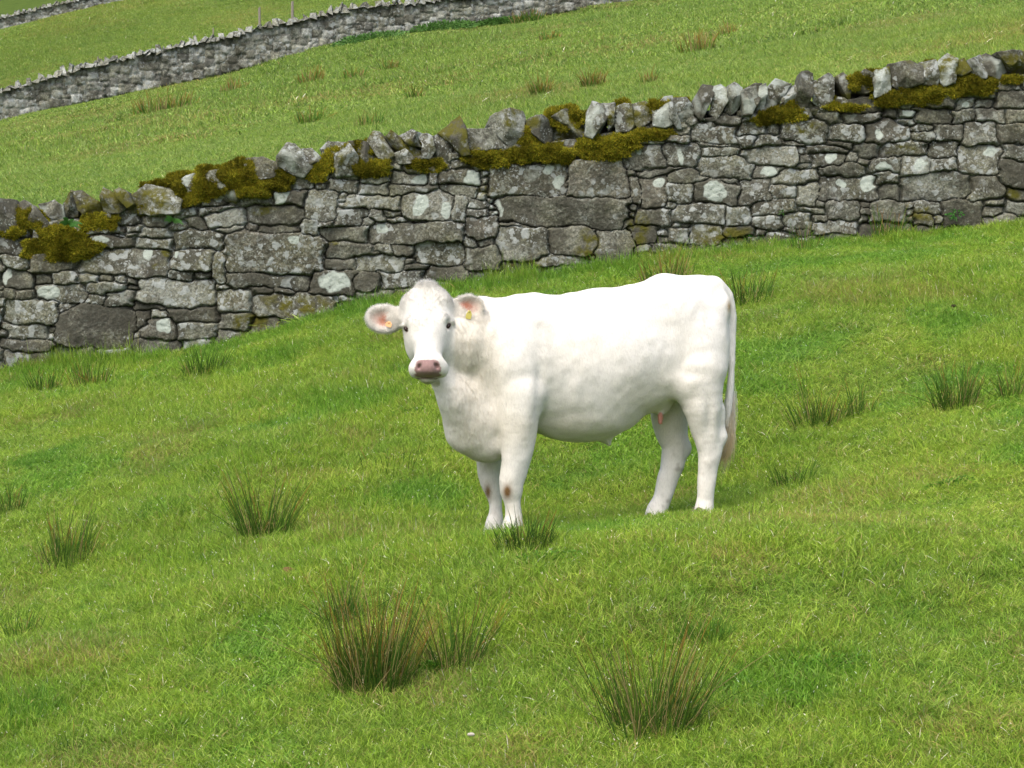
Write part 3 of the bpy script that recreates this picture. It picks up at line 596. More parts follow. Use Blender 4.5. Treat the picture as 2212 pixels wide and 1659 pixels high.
# ------------------------------------------------------------------ moss cushions
def moss_mesh(cx, cz, ra, rb, seed, bulge=.06, top=False):
    r = np.random.default_rng(seed); nu, nv = 40, 16
    u = np.linspace(0, 2 * math.pi, nu, endpoint=False); v = np.linspace(0, 1, nv)
    U, Vv = np.meshgrid(u, v, indexing='ij'); R_ = np.sin(Vv * math.pi * .55); H = np.cos(Vv * math.pi * .55)
    nn = 1 + .34 * noise2(np.cos(U) * 1.7 + seed, np.sin(U) * 1.7, seed) + .24 * noise2(np.cos(U) * 5 + seed, np.sin(U) * 5, seed + 1)
    lx = np.cos(U) * R_ * ra * nn; lz = np.sin(U) * R_ * rb * nn
    X = cx + lx; Z = cz + lz + .0
    hgt = bulge * np.sqrt(np.clip(H, 0, 1)) * .8 * (1 + .7 * noise2(X * 11, Z * 11, seed + 2)) + .022 * noise2(X * 27, Z * 27, seed + 3)
    lean = np.clip((Z - (zhi1(X) - .01)) * .45, 0, .16)           # above the wallhead it lies back over the top
    Y = YW + .055 - hgt + lean * .8
    P = np.stack([X, Y, Z], -1).reshape(-1, 3)
    ii = np.arange(nu * nv).reshape(nu, nv); a = ii[:, :-1]; b = ii[:, 1:]; c = np.roll(b, -1, 0); d = np.roll(a, -1, 0)
    Q_ = np.stack([a, d, c, b], -1).reshape(-1, 4)
    # tufts
    m_ = int(5200 * ra * rb / .01 * .35) + 400
    f = Q_[r.integers(0, len(Q_), m_ * 2)]; wgt = r.dirichlet([1, 1, 1, 1], len(f)); S = (P[f] * wgt[..., None]).sum(1)
    nrm = np.cross(P[f[:, 1]] - P[f[:, 0]], P[f[:, 3]] - P[f[:, 0]]); ar = np.linalg.norm(nrm, axis=1); nrm /= ar[:, None] + 1e-12; nrm[nrm[:, 1] > 0] *= -1
    D = nrm + r.normal(0, .5, S.shape) + np.array([0, 0, .35]); D /= np.linalg.norm(D, axis=1)[:, None]
    n = len(S); TV, TQ, TT, bi, t = strips(S - nrm * .003, D, r.uniform(.010, .032, n), np.full(n, .0045), np.zeros((n, 3)), seg=2)
    pal = np.array([[.20, .20, .014], [.115, .13, .012], [.30, .28, .024], [.075, .09, .010], [.21, .155, .014]])
    br_ = np.clip(.5 + .6 * noise2(S[:, 0] * 9, S[:, 2] * 9, 71), 0, 1)[:, None]
    c0 = pal[r.integers(0, 5, n)] * (.45 + 1.1 * br_); cc = c0[bi]
    return np.concatenate([P, TV]), [Q_, TQ + len(P), TT + len(P)], np.concatenate([np.tile([.10, .092, .008], (len(P), 1)), cc])
MOSS = [(125,528,82,40,.07),(212,482,42,18,.05),(330,432,55,24,.06),(345,400,45,14,.05),(425,405,62,38,.10),(515,392,105,46,.13),(605,378,40,30,.08),(690,362,30,28,.07),(745,340,40,24,.08),(800,362,42,22,.06),(790,318,30,16,.05),(920,355,46,15,.06),(915,300,16,9,.04),
(1060,342,58,19,.06),(1115,335,34,16,.05),(1180,328,72,21,.08),(1310,318,66,28,.09),(1228,256,52,26,.11),(1140,295,26,20,.04),(1345,240,18,26,.05),(1402,290,44,13,.05),(1420,232,22,18,.05),(1470,218,24,9,.05),(1620,205,20,14,.04),(1690,247,52,16,.05),(1650,258,30,10,.04),(1712,222,18,20,.03),
(1880,172,42,24,.10),(1960,185,20,14,.04),(1835,232,45,8,.04),(1925,215,44,20,.06),(2005,205,42,20,.07),(2105,185,56,24,.07),(2190,170,22,9,.04),(2015,134,18,6,.04),(2110,145,18,16,.04),(1290,540,30,20,.02),(1240,590,60,9,.02),(30,470,26,20,.04),(70,470,30,22,.05),(1800,222,20,14,.03),(25,500,30,14,.04)]
for i, (px, py, ra, rb, bu) in enumerate(MOSS):
    x, z = on_plane_y(px, py, YW); s = YW / F_PX
    V, Fc, cc = moss_mesh(float(x), float(z), ra * s, rb * s, 500 + i, bu * .8)
    link('moss_clump', make_mesh('moss_clump', V, Fc, cc, mat=M_MOSS, smooth=False), wall)

# ------------------------------------------------------------------ the two far walls
def far_wall(bx, bz, yline, px_head, step, name, label, sizes, seed, xa, xb, cope_h):
    hx, hz = curve_xz(px_head, yline); yy = np.array([yline(p) for p, _ in (W2_BASE if yline is W2_y else W3_BASE)])
    zl = lambda x: np.interp(x, bx, bz); zh = lambda x: np.interp(x, hx, hz) - cope_h
    zh2 = lambda x: np.maximum(zh(x), zl(x) + .6)
    st = fill_boxes([], xa, xb, zl, zh2, sizes, seed, cell=.05, wide=1.25)
    print('FARST', len(st), np.mean([q[2] for q in st]), np.mean([q[3] for q in st]))
    root = bpy.data.objects.new(name, None); COL.objects.link(root); tag(root, label, 'wall', 'dry stone walls on the hillside')
    pal = np.array([[.58, .58, .53], [.42, .42, .36], [.68, .68, .64], [.30, .295, .25], [.50, .49, .40], [.80, .81, .78]])
    V, Q, c_, lf, bf, xs, idx = stone_face('f', st, xa, xb, zl, zh2, step, lambda x: np.interp(x, bx, yy), M_STONE_FAR, seed, (), (), joint=.034, depth=.11, batter=.05, palette=pal, tall=.02)
    wall_solid(V, Q, c_, lf, bf, idx, .55, 'stone_courses', M_STONE_FAR, root, .03)
    # row of slabs set on edge
    r = np.random.default_rng(seed + 1); Vs = []; Qs = []; cs = []; n0 = 0; x = xa
    while x < xb:
        t_ = r.uniform(.10, .34); h_ = cope_h * r.uniform(.5, .95) * (1.25 if r.random() < .1 else 1); z0 = float(zh2(x)) - .03; y0 = float(np.interp(x, bx, yy)); lean = r.uniform(-.10, .22)
        c8 = []
        for dz in (0, 1):
            for dy in (-.06, .55):
                for dx in (0, 1):
                    c8.append([x + dx * t_ * (1 - .35 * dz) + lean * dz + r.normal(0, .03), y0 + dy + (.14 if dz and dy < 0 else 0) - (.14 if dz and dy > 0 else 0) + r.normal(0, .02), z0 + dz * h_ + r.normal(0, .045)])
        Vs.append(c8); f = np.array([[0, 1, 5, 4], [1, 3, 7, 5], [3, 2, 6, 7], [2, 0, 4, 6], [4, 5, 7, 6]]) + n0; Qs.append(f); n0 += 8
        cs += [pal[r.integers(0, 6)] * r.uniform(.5, .8)] * 8; x += t_ * .95
    V = np.array(Vs).reshape(-1, 3)
    link('coping', make_mesh('coping', V, np.concatenate(Qs), np.array(cs), mat=M_STONE_FAR, smooth=False, attrs={'lichen': np.zeros(len(V)), 'brown': np.zeros(len(V)), 'lden': np.full(len(V), .55)}), root)
    return zh2
far_wall(_b2x, _b2z, W2_y, W2_HEAD, .045, 'dry_stone_wall', 'long pale grey dry stone wall crossing the upper hillside, behind the nearer field', [((.30, .35), 2), ((.20, .25), 5), ((.20, .20), 6), ((.10, .15), 5), ((.10, .10), 5)], 41, -46, 26, .30)
far_wall(_b3x, _b3z, W3_y, W3_HEAD, .07, 'dry_stone_wall', 'farthest stretch of dry stone wall, in the top left corner', [((.35, .30), 3), ((.25, .25), 5), ((.20, .15), 5), ((.10, .10), 4)], 43, -85, -14, .30)

# ------------------------------------------------------------------ the white bull
TH = math.radians(20.0); C_, S_ = math.cos(TH), math.sin(TH)
REF = np.array([*on_plane_y(1300, 900, 15.0), 0.]); REF = np.array([REF[0], 15.0, REF[1]])
FWD = np.array([-C_, -S_, 0.]); LEFT = np.array([S_, -C_, 0.]); UP = np.array([0., 0., 1.])
BAS = np.stack([FWD, LEFT, UP])                      # rows: world -> local
gr = float(terrain(REF[0], REF[1])); ORG = np.array([REF[0], REF[1], gr])
def to_local(P): return (np.asarray(P) - ORG) @ BAS.T
def to_world(L_): return np.asarray(L_) @ BAS + ORG
def A(px, py, lat=0.):
    """local point seen at (px, py) lying lat metres to the animal's left of its midline plane"""
    d = np.array([float(v) for v in ray(px, py)]); o = ORG + LEFT * lat
    t = (o @ LEFT) / (d @ LEFT); return to_local(d * t)
def Y_(px, py, y):
    x, z = on_plane_y(px, py, y); return to_local(np.array([float(x), y, float(z)]))
M_ = .00255 * 1.0                                      # metres per picture unit at the animal
HS = .0075
lo_ = np.array([-1.02, -.46, -.24]); hi_ = np.array([1.62, .95, 1.56])
dims = np.ceil((hi_ - lo_) / HS).astype(int)
AX = [lo_[k] + np.arange(dims[k]) * HS for k in range(3)]
VOL = np.full(dims, .5, np.float32)
def region(a, b):
    i0 = np.clip(((a - lo_) / HS).astype(int), 0, dims - 1); i1 = np.clip(((b - lo_) / HS).astype(int) + 2, 1, dims)
    sl_ = tuple(slice(i0[k], i1[k]) for k in range(3)); g = np.meshgrid(*[AX[k][sl_[k]] for k in range(3)], indexing='ij')
    return sl_, g
def smin(a, b, k):
    h = np.clip(.5 + .5 * (b - a) / k, 0, 1); return b * (1 - h) + a * h - k * h * (1 - h)
def smax(a, b, k): return -smin(-a, -b, k)
def ell_d(g, c, r, R=None):
    q = np.stack([g[i] - c[i] for i in range(3)], -1)
    if R is not None: q = q @ np.asarray(R).T
    q = q / np.asarray(r); k0 = np.sqrt((q * q).sum(-1)) + 1e-9; k1 = np.sqrt(((q / np.asarray(r)) ** 2).sum(-1)) + 1e-9
    return k0 * (k0 - 1) / k1
def ell(c, r, k=.05, R=None, op='add'):
    m_ = max(r) + 2.5 * k + .02; c = np.asarray(c); s, g = region(c - m_, c + m_); d = ell_d(g, c, r, R)
    VOL[s] = smin(VOL[s], d, k) if op == 'add' else smax(VOL[s], -d, k)
def cone(a, b, ra, rb, k=.04, flat=None):
    """tapered limb from a to b; flat squeezes its thickness across the body"""
    a = np.asarray(a, float); b = np.asarray(b, float); m_ = max(ra, rb) + 2.5 * k + .02
    s, g = region(np.minimum(a, b) - m_, np.maximum(a, b) + m_); ab = b - a; L2 = ab @ ab
    q = [g[i] - a[i] for i in range(3)]; t = np.clip(sum(q[i] * ab[i] for i in range(3)) / L2, 0, 1)
    e = [q[i] - ab[i] * t for i in range(3)]
    if flat: e[1] = e[1] / flat
    VOL[s] = smin(VOL[s], np.sqrt(e[0] ** 2 + e[1] ** 2 + e[2] ** 2) - (ra + (rb - ra) * t), k)
def chain(pts, k=.035, flat=None):
    """a limb: the plain union of its tapered pieces, melted into the body as one"""
    P = np.array([p for p, _ in pts]); Rr = max(q for _, q in pts); m_ = Rr + 2.5 * k + .02; s, g = region(P.min(0) - m_, P.max(0) + m_); D = None
    # finely resampled along a smooth curve so that no joint bulges
    T = np.arange(len(pts)); tt = np.linspace(0, len(pts) - 1, (len(pts) - 1) * 3 + 1); rr = np.array([q for _, q in pts])
    def cr(v):
        v = np.asarray(v); out = []
        for t in tt:
            i = min(int(t), len(v) - 2); f = t - i; p0 = v[max(i - 1, 0)]; p1 = v[i]; p2 = v[i + 1]; p3 = v[min(i + 2, len(v) - 1)]
            out.append(.5 * (2 * p1 + (p2 - p0) * f + (2 * p0 - 5 * p1 + 4 * p2 - p3) * f * f + (3 * p1 - p0 - 3 * p2 + p3) * f ** 3))
        return np.array(out)
    PP = cr(P); RR = cr(rr)
    for a, b, ra, rb in zip(PP[:-1], PP[1:], RR[:-1], RR[1:]):
        ab = b - a; L2 = ab @ ab + 1e-12; q = [g[i] - a[i] for i in range(3)]; t = np.clip(sum(q[i] * ab[i] for i in range(3)) / L2, 0, 1); e = [q[i] - ab[i] * t for i in range(3)]
        if flat: e[1] = e[1] / flat
        d = np.sqrt(e[0] ** 2 + e[1] ** 2 + e[2] ** 2) - (ra + (rb - ra) * t); D = d if D is None else np.minimum(D, d)
    VOL[s] = smin(VOL[s], D, k)

# trunk
ell(A(1150, 785), (.30, .225, .355), .05)
ell(A(1250, 795), (.46, .265, .390), .06)
ell(A(1345, 768), (.42, .265, .345), .06)
ell(A(1465, 735), (.27, .225, .320), .06)
ell(A(1512, 725), (.160, .165, .325), .05)
cone(A(1120, 668), A(1290, 660), .06, .07, .07); cone(A(1290, 660), A(1430, 624), .07, .07, .07); cone(A(1430, 624), A(1545, 622), .07, .058, .06)   # straight topline
ell(A(1440, 665, .10), (.17, .09, .10), .10)                          # hook bone
ell(A(1556, 665, .06), (.055, .07, .08), .05)
ell(A(1262, 898, .0), (.31, .17, .130), .06)                           # belly
cone(A(1300, 930), A(1316, 959), .035, .014, .05)                       # sheath
cone(A(1400, 838, .08), A(1452, 815, .16), .045, .055, .06)                 # flank fold
# shoulders
ell(A(1125, 770, .13), (.17, .11, .27), .06); ell(A(1085, 790, -.12), (.16, .11, .25), .06)
ell(A(1118, 880, .15), (.115, .095, .16), .045)
# brisket and neck
ell(A(1040, 885, .0), (.195, .165, .26), .06); ell(A(1000, 905, .02), (.10, .10, .17), .05)
ell(A(1058, 962, 0), (.12, .12, .085), .05)
nk = [(A(1100, 790), .25), (Y_(1048, 756, 14.80), .235), (Y_(1000, 736, 14.73), .205), (Y_(958, 722, 14.69), .165)]
chain(nk, .08)
cone(Y_(1040, 672, 14.86), A(1150, 676), .065, .075, .08); cone(Y_(985, 690, 14.75), Y_(1040, 676, 14.85), .09, .075, .06)
cone(Y_(945, 800, 14.60), Y_(985, 860, 14.62), .065, .085, .07); cone(Y_(985, 860, 14.62), A(1015, 930, .02), .085, .09, .07)
ell(A(1534, 742, .09), (.095, .115, .225), .04)
# near fore leg (the animal's left)
chain([(A(1128, 850, .17), .130), (A(1122, 905, .17), .112), (A(1119, 950, .165), .098), (A(1113, 1000, .16), .080), (A(1107, 1035, .155), .072), (A(1105, 1062, .15), .059), (A(1107, 1085, .15), .045), (A(1109, 1112, .15), .045), (A(1108, 1128, .15), .052), (A(1106, 1145, .15), .058)], .03, .85)
ell(A(1106, 1058, .15), (.058, .05, .055), .02)
# far fore leg
chain([(A(1060, 900, -.15), .12), (A(1058, 950, -.155), .085), (A(1056, 1000, -.155), .068), (A(1060, 1035, -.155), .060), (A(1066, 1062, -.15), .047), (A(1071, 1085, -.15), .038), (A(1071, 1112, -.15), .039), (A(1068, 1130, -.15), .048), (A(1066, 1150, -.15), .055)], .03, .9)
# near hind leg
ell(A(1512, 775, .13), (.155, .12, .24), .05)
ell(A(1486, 828, .16), (.100, .085, .115), .05)
chain([(A(1512, 800, .16), .140), (A(1515, 860, .165), .120), (A(1520, 905, .165), .092), (A(1528, 945, .165), .072), (A(1531, 985, .16), .056), (A(1528, 1020, .155), .053), (A(1525, 1055, .155), .048), (A(1523, 1080, .15), .049), (A(1521, 1095, .15), .055), (A(1519, 1118, .15), .062)], .03, .85)
cone(A(1553, 885, .165), A(1557, 940, .165), .030, .028, .035); ell(A(1558, 943, .165), (.030, .035, .040), .025); cone(A(1557, 945, .165), A(1537, 990, .16), .03, .04, .03)
# far hind leg
ell(A(1465, 790, -.13), (.14, .11, .22), .05)
chain([(A(1455, 840, -.15), .13), (A(1448, 895, -.15), .112), (A(1452, 935, -.15), .092), (A(1459, 962, -.15), .078), (A(1452, 1005, -.15), .066), (A(1442, 1035, -.15), .057), (A(1435, 1058, -.15), .053), (A(1427, 1082, -.15), .054), (A(1419, 1100, -.15), .060), (A(1414, 1122, -.15), .064)], .03, .85)
ell(A(1482, 968, -.15), (.028, .035, .04), .03)
ell(A(1428, 868, .0), (.055, .05, .075), .04)                          # between the thighs
cone(A(1426, 888, .03), A(1426, 913, .03), .015, .012, .008)
# tail
chain([(A(1543, 612, .0), .045), (A(1570, 640, .0), .038), (A(1580, 690, .0), .028), (A(1581, 760, .02), .024), (A(1579, 820, .04), .024), (A(1574, 870, .05), .022), (A(1572, 905, .05), .014), (A(1571, 935, .05), .005)], .022)

# head: local axes of its own
hx = to_local(ORG + np.array([1., 0, 0])) - to_local(ORG); hx = np.array([BAS[0, 0], BAS[1, 0], 0.])      # picture right
hx = BAS @ np.array([1., 0, .03]); hd = BAS @ np.array([.0, -.50, -.866]); hx /= np.linalg.norm(hx); hd -= hx * (hd @ hx); hd /= np.linalg.norm(hd); hf = np.cross(hd, hx)
if (BAS.T @ hf)[1] > 0: hf = -hf                                       # forehead normal, towards the viewer
RH = np.stack([hx, hf, hd])
def hp(px, py, y): return Y_(px, py, y)
ell(hp(923, 671, 14.60), (.128, .115, .146), .04, RH)
ell(hp(890, 664, 14.60), (.060, .09, .065), .04, RH); ell(hp(955, 661, 14.60), (.060, .09, .065), .04, RH)
ell(hp(924, 638, 14.61), (.072, .09, .060), .05, RH)
ell(hp(924, 705, 14.55), (.128, .105, .120), .04, RH)
ell(hp(924, 735, 14.55), (.108, .11, .12), .05, RH)
cone(hp(924, 715, 14.50), hp(925, 790, 14.37), .088, .066, .05)
ell(hp(926, 790, 14.37), (.092, .075, .062), .03, RH)
ell(hp(898, 799, 14.375), (.036, .05, .042), .025, RH); ell(hp(954, 798, 14.375), (.036, .05, .042), .025, RH)
ell(hp(925, 790, 14.325), (.052, .035, .045), .03, RH)
cone(hp(925, 812, 14.39), hp(925, 790, 14.47), .046, .055, .025)
ell(hp(901, 745, 14.60), (.055, .11, .11), .05, RH); ell(hp(948, 745, 14.60), (.055, .11, .11), .05, RH)
for ex, ey in ((880, 700), (967, 692)): cone(hp(ex, ey, 14.53), hp(ex + (8 if ex < 920 else -8), ey - 6, 14.48), .026, .026, .025)
def surf(px, py, y0=14.05, y1=15.0):
    """first point of the animal's surface along the sight line"""
    d = np.array([float(v) for v in ray(px, py)]); ys = np.arange(y0, y1, .002); P = to_local(d[None] * (ys / d[1])[:, None])
    ix = [((P[:, k] - lo_[k]) / HS) for k in range(3)]; I = [np.clip(np.round(v).astype(int), 0, dims[k] - 1) for k, v in enumerate(ix)]
    v = VOL[I[0], I[1], I[2]]; k = int(np.argmax(v < 0)); return P[k], BAS @ (d / np.linalg.norm(d))
NOSTR = []
for nx_, ny_, sgn in ((905, 791, -1), (943, 790, 1)):
    p, dd = surf(nx_, ny_); NOSTR.append(p)
    Rn = np.stack([hx * .8 + hd * -.6 * sgn, hf, np.cross(hx * .8 + hd * -.6 * sgn, hf)]); ell(p, (.010, .026, .016), .010, Rn, op='sub')
for mx in range(903, 953, 5):                                            # mouth line
    p, dd = surf(mx, 817 + .0022 * (mx - 926) ** 2 * -1 + .5); ell(p, (.012, .012, .006), .006, RH, op='sub')
EYES = []; EYR = []
for ex, ey, sgn in ((877, 711, -1), (969, 704, 1)):
    p, dd = surf(ex, ey); 
    ea = hx * (-sgn * .55) + hd * .83; eb = np.cross(ea, hf); RE = np.stack([ea, hf, eb]); EYES.append(p + dd * .006); EYR.append(RE); ell(p - dd * .002, (.021, .014, .0115), .008, RE, op='sub')
    ell(p - hd * .022 + hf * -.004 + dd * .012, (.034, .022, .011), .012, np.stack([hx * .9 + hd * -.25 * sgn, hf, hd]))
# ears: cupped leaves held out sideways
def ear(base, tip, mid, rw, sgn, depth_y):
    a = np.asarray(base); b = np.asarray(tip); ax = (b - a); Lr = np.linalg.norm(ax); ax /= Lr
    nf = BAS @ np.array([.0 * sgn, -1., 0.1]); nf -= ax * (nf @ ax); nf /= np.linalg.norm(nf); up = np.cross(ax, nf); R = np.stack([ax, nf, up]); c = mid
    m_ = .2; s, g = region(c - m_, c + m_)
    d = ell_d(g, c, (Lr / 2 + .012, .042, rw), R)
    cup = ell_d(g, c + nf * .036 + ax * .008, (Lr / 2 - .006, .040, rw - .014), R)
    VOL[s] = smin(VOL[s], smax(d, -cup, .012), .018)
    return R, c
E1 = ear(hp(866, 690, 14.62), hp(793, 682, 14.60), hp(830, 689, 14.61), .076, -1, 0)
E2 = ear(hp(974, 676, 14.62), hp(1043, 659, 14.64), hp(1008, 666, 14.63), .076, 1, 0)
cone(hp(872, 686, 14.62), hp(845, 688, 14.625), .052, .036, .03); cone(hp(968, 676, 14.62), hp(992, 672, 14.635), .052, .036, .03)

def surface_nets(V, org, h):
    ins = V < 0; n = V.shape
    cnt = np.zeros(tuple(s - 1 for s in n), np.int8)
    for dx in (0, 1):
        for dy in (0, 1):
            for dz in (0, 1): cnt += ins[dx:n[0] - 1 + dx, dy:n[1] - 1 + dy, dz:n[2] - 1 + dz]
    cell = np.argwhere((cnt > 0) & (cnt < 8)); vid = np.full(cnt.shape, -1, np.int64); vid[tuple(cell.T)] = np.arange(len(cell))
    acc = np.zeros((len(cell), 3)); w_ = np.zeros(len(cell))
    cor = [(x, y, z) for x in (0, 1) for y in (0, 1) for z in (0, 1)]
    for a in cor:
        for k in range(3):
            if a[k]: continue
            b = list(a); b[k] = 1
            va = V[cell[:, 0] + a[0], cell[:, 1] + a[1], cell[:, 2] + a[2]]; vb = V[cell[:, 0] + b[0], cell[:, 1] + b[1], cell[:, 2] + b[2]]
            m_ = (va < 0) != (vb < 0); t = np.where(m_, va / np.where(m_, va - vb, 1), 0)
            p = np.array(a, float)[None] + np.eye(3)[k][None] * t[:, None]; acc[m_] += p[m_]; w_[m_] += 1
    P = org + (cell + acc / w_[:, None]) * h; F = []
    for k in range(3):
        u, v = (k + 1) % 3, (k + 2) % 3; s0 = [slice(1, -1)] * 3; s0[k] = slice(0, -1); s1 = [slice(1, -1)] * 3; s1[k] = slice(1, None)
        A0 = ins[tuple(s0)]; A1 = ins[tuple(s1)]; e = np.argwhere(A0 != A1)
        if not len(e): continue
        off = np.ones(3, int); off[k] = 0; e0 = e + off; flip = ~A0[tuple(e.T)]
        def q(du, dv):
            c = e0.copy(); c[:, u] -= du; c[:, v] -= dv; return vid[c[:, 0], c[:, 1], c[:, 2]]
        Qd = np.stack([q(1, 1), q(0, 1), q(0, 0), q(1, 0)], 1); Qd[flip] = Qd[flip][:, ::-1]; F.append(Qd)
    return P, np.concatenate(F)
# soft muscle and fold relief on the field itself
BV, BF = surface_nets(VOL, lo_, HS)
def vert_normals(V, F):
    a = np.cross(V[F[:, 2]] - V[F[:, 0]], V[F[:, 3]] - V[F[:, 1]]); n = np.zeros_like(V)
    for k in range(4): np.add.at(n, F[:, k], a)
    return n / (np.linalg.norm(n, axis=1)[:, None] + 1e-12)
def relax(V, F, it, lam=.5, keep=None):
    for _ in range(it):
        s = np.zeros_like(V); c = np.zeros(len(V))
        for i, j in ((0, 1), (1, 2), (2, 3), (3, 0)):
            np.add.at(s, F[:, i], V[F[:, j]]); np.add.at(s, F[:, j], V[F[:, i]]); np.add.at(c, F[:, i], 1); np.add.at(c, F[:, j], 1)
        d = (s / c[:, None] - V) * lam
        if keep is not None: d *= keep[:, None]
        V = V + d
    return V
W0 = to_world(BV); PX, PY = project(W0)
hw = np.exp(-(((PX - 922) / 75) ** 4)) * (PY < 840)               # little smoothing on the head
BV = relax(BV, BF, 6, .6, 1 - .75 * np.clip(hw, 0, 1))
BN = vert_normals(BV, BF)
# neck creases, shoulder, ribs and thigh relief (metres along the normal)
W0 = to_world(BV); PX, PY = project(W0)
def gau(cx, cy, rx, ry): return np.exp(-((PX - cx) / rx) ** 2 - ((PY - cy) / ry) ** 2)
disp = .0060 * noise3(BV * 8, 5) * (1 - .8 * np.clip(hw, 0, 1)) + .0028 * noise3(BV * 20, 6)
nkm = np.clip(gau(1020, 760, 60, 120) * 1.4, 0, 1) * (np.abs(PX - 922) > 50)
disp += .0022 * nkm * np.sin((PX + (PY - 700) * .22 + 9 * noise2(PX / 40, PY / 90, 8)) / 6.5)
disp += -.012 * gau(1165, 850, 12, 90) + .012 * gau(1140, 900, 22, 60) - .010 * gau(1060, 850, 14, 70) + .010 * gau(1360, 890, 20, 14) - .012 * gau(1410, 815, 26, 50)
disp += .006 * gau(1490, 832, 40, 26) - .005 * gau(1490, 806, 50, 14) - .010 * gau(1530, 900, 10, 40) + .006 * gau(1545, 905, 8, 40)
disp += -.005 * gau(1395, 720, 40, 50) - .003 * gau(1030, 700, 22, 60)
BV = BV + BN * disp[:, None]; BN = vert_normals(BV, BF); W0 = to_world(BV); PX, PY = project(W0)

# colours of the coat, with some shade painted in
base = np.array([.70, .695, .665]); cream_shade = np.array([.66, .615, .515]); bc = np.tile(base, (len(BV), 1))
def blend(m_, c): 
    global bc
    m_ = np.clip(m_, 0, 1)[:, None]; bc = bc * (1 - m_) + np.array(c) * m_
cn = .5 + .5 * noise3(BV * 5, 31); blend(.28 * cn, cream_shade)
blend(.40 * nkm, cream_shade); blend(.40 * gau(1040, 930, 60, 70), cream_shade); blend(.6 * gau(1260, 930, 160, 35), cream_shade); blend(.5 * gau(1385, 870, 60, 50), cream_shade)  # cream hair, plus beige shade painted on the neck and lower parts
blend(.45 * gau(1450, 900, 60, 60) * (BV[:, 1] < .02), cream_shade)
hi = hw * (PY < 835) * (np.abs(PX - 922) < 62); blend(.8 * hi * (W0[:, 1] < 14.75), [.63, .625, .59]); blend(.85 * hi * np.exp(-((PY - 828) / 9) ** 2) * (np.abs(PX - 924) < 26), [.30, .31, .17])  # head tone, then the chin's greenish shadow painted into the colour
blend((gau(924, 797, 29, 20) > .38) * hi * (W0[:, 1] < 14.42) * 1.0, [.31, .20, .19])
nose = np.clip((1.0 - (((PX - 924) / 27) ** 4 + ((PY - 795) / 19) ** 4)) * 4, 0, 1) * (W0[:, 1] < 14.45); blend(nose, [.29, .185, .18])
blend(np.clip((1.0 - (((PX - 924) / 32) ** 2 + ((PY - 810) / 7) ** 2)) * 4, 0, 1) * (W0[:, 1] < 14.45), [.21, .14, .115])
for p in NOSTR: blend(1.4 - np.linalg.norm(BV - p, axis=1) / .013, [.07, .028, .024])
for mx in range(903, 953, 4): blend(.9 * np.exp(-(((PX - mx) / 3) ** 2 + ((PY - 818) / 2.0) ** 2)) * (W0[:, 1] < 14.45), [.10, .05, .04])
for p in EYES: blend(.9 * (1.25 - np.linalg.norm(BV - p, axis=1) / .021), [.42, .27, .19])
for R, c in (E1, E2):
    q = (BV - c) @ R.T; inner = np.clip(1.15 - ((q[:, 0] / .075) ** 2 + (q[:, 2] / .05) ** 2), 0, 1) * (q[:, 1] < .016) * (q[:, 1] > -.03) * ((BN @ R[1]) > .2)
    blend(.8 * inner, [.62, .45, .38]); blend(1.1 * np.clip(1 - ((q[:, 0] / .038) ** 2 + ((q[:, 2] + .012) / .032) ** 2), 0, 1) * (inner > 0), [.54, .27, .19])
blend(1.3 * gau(1096, 1062, 9, 15) * (BV[:, 1] > .02), [.17, .095, .035]); blend(1.1 * gau(1054, 1062, 7, 16) * (BV[:, 1] < 0), [.19, .115, .05])
blend(.8 * gau(1575, 662, 4, 13), [.35, .22, .06])
blend(1.2 * (gau(1426, 905, 7.5, 15) > .4) * (BV[:, 1] > -.02) * (BV[:, 1] < .09), [.60, .27, .22])
dirt = np.clip(noise3(BV * 34, 41) * 1.6 - .2, 0, 1)
blend(.75 * dirt * (gau(1465, 1040, 14, 60) + gau(1445, 1095, 24, 18)) * (BV[:, 1] < 0), [.13, .11, .09]); blend(.35 * dirt * gau(1520, 1000, 30, 60), [.3, .28, .22]); blend(.3 * dirt * gau(1100, 1110, 40, 30), [.3, .27, .2])

def coat_mat():
    m, nt, b, out = mat_nodes('white_coat'); c = attr(nt, 'col')
    tc = N(nt, 'ShaderNodeTexCoord'); mp = N(nt, 'ShaderNodeMapping'); mp.inputs['Scale'].default_value = (1, 1, .35); nt.links.new(tc.outputs['Object'], mp.inputs[0])
    n1 = N(nt, 'ShaderNodeTexNoise', Scale=140.0, Detail=3.0); nt.links.new(mp.outputs[0], n1.inputs[0])
    c = mix(nt, 1.0, c, ramp(nt, n1.outputs[0], [(.3, .88), (.6, 1.0)]), 'MULTIPLY')
    n2 = N(nt, 'ShaderNodeTexNoise', Scale=7.0, Detail=6.0, Roughness=.65); nt.links.new(mp.outputs[0], n2.inputs[0])
    c = mix(nt, 1.0, c, ramp(nt, n2.outputs[0], [(.35, (.95, .945, .925)), (.6, 1.0)]), 'MULTIPLY')
    nt.links.new(c, b.inputs['Base Color']); b.inputs['Roughness'].default_value = .75; b.inputs['Specular IOR Level'].default_value = .15
    b.inputs['Sheen Weight'].default_value = .15; b.inputs['Sheen Roughness'].default_value = .5
    bp = N(nt, 'ShaderNodeBump', Strength=.35, Distance=.004); nt.links.new(n1.outputs[0], bp.inputs['Height']); nt.links.new(bp.outputs[0], b.inputs['Normal'])
    return m
M_COAT = coat_mat()
M_HAIR = foliage_mat('white_hair', transl=.5, rough=.6, spec=.2)
bull = bpy.data.objects.new('bull', None); COL.objects.link(bull)
bull.matrix_world = __import__('mathutils').Matrix([[*BAS[:, 0], ORG[0]], [*BAS[:, 1], ORG[1]], [*BAS[:, 2], ORG[2]], [0, 0, 0, 1]])
tag(bull, 'young white bull standing side on in the pasture with its head turned to the viewer', 'bull')
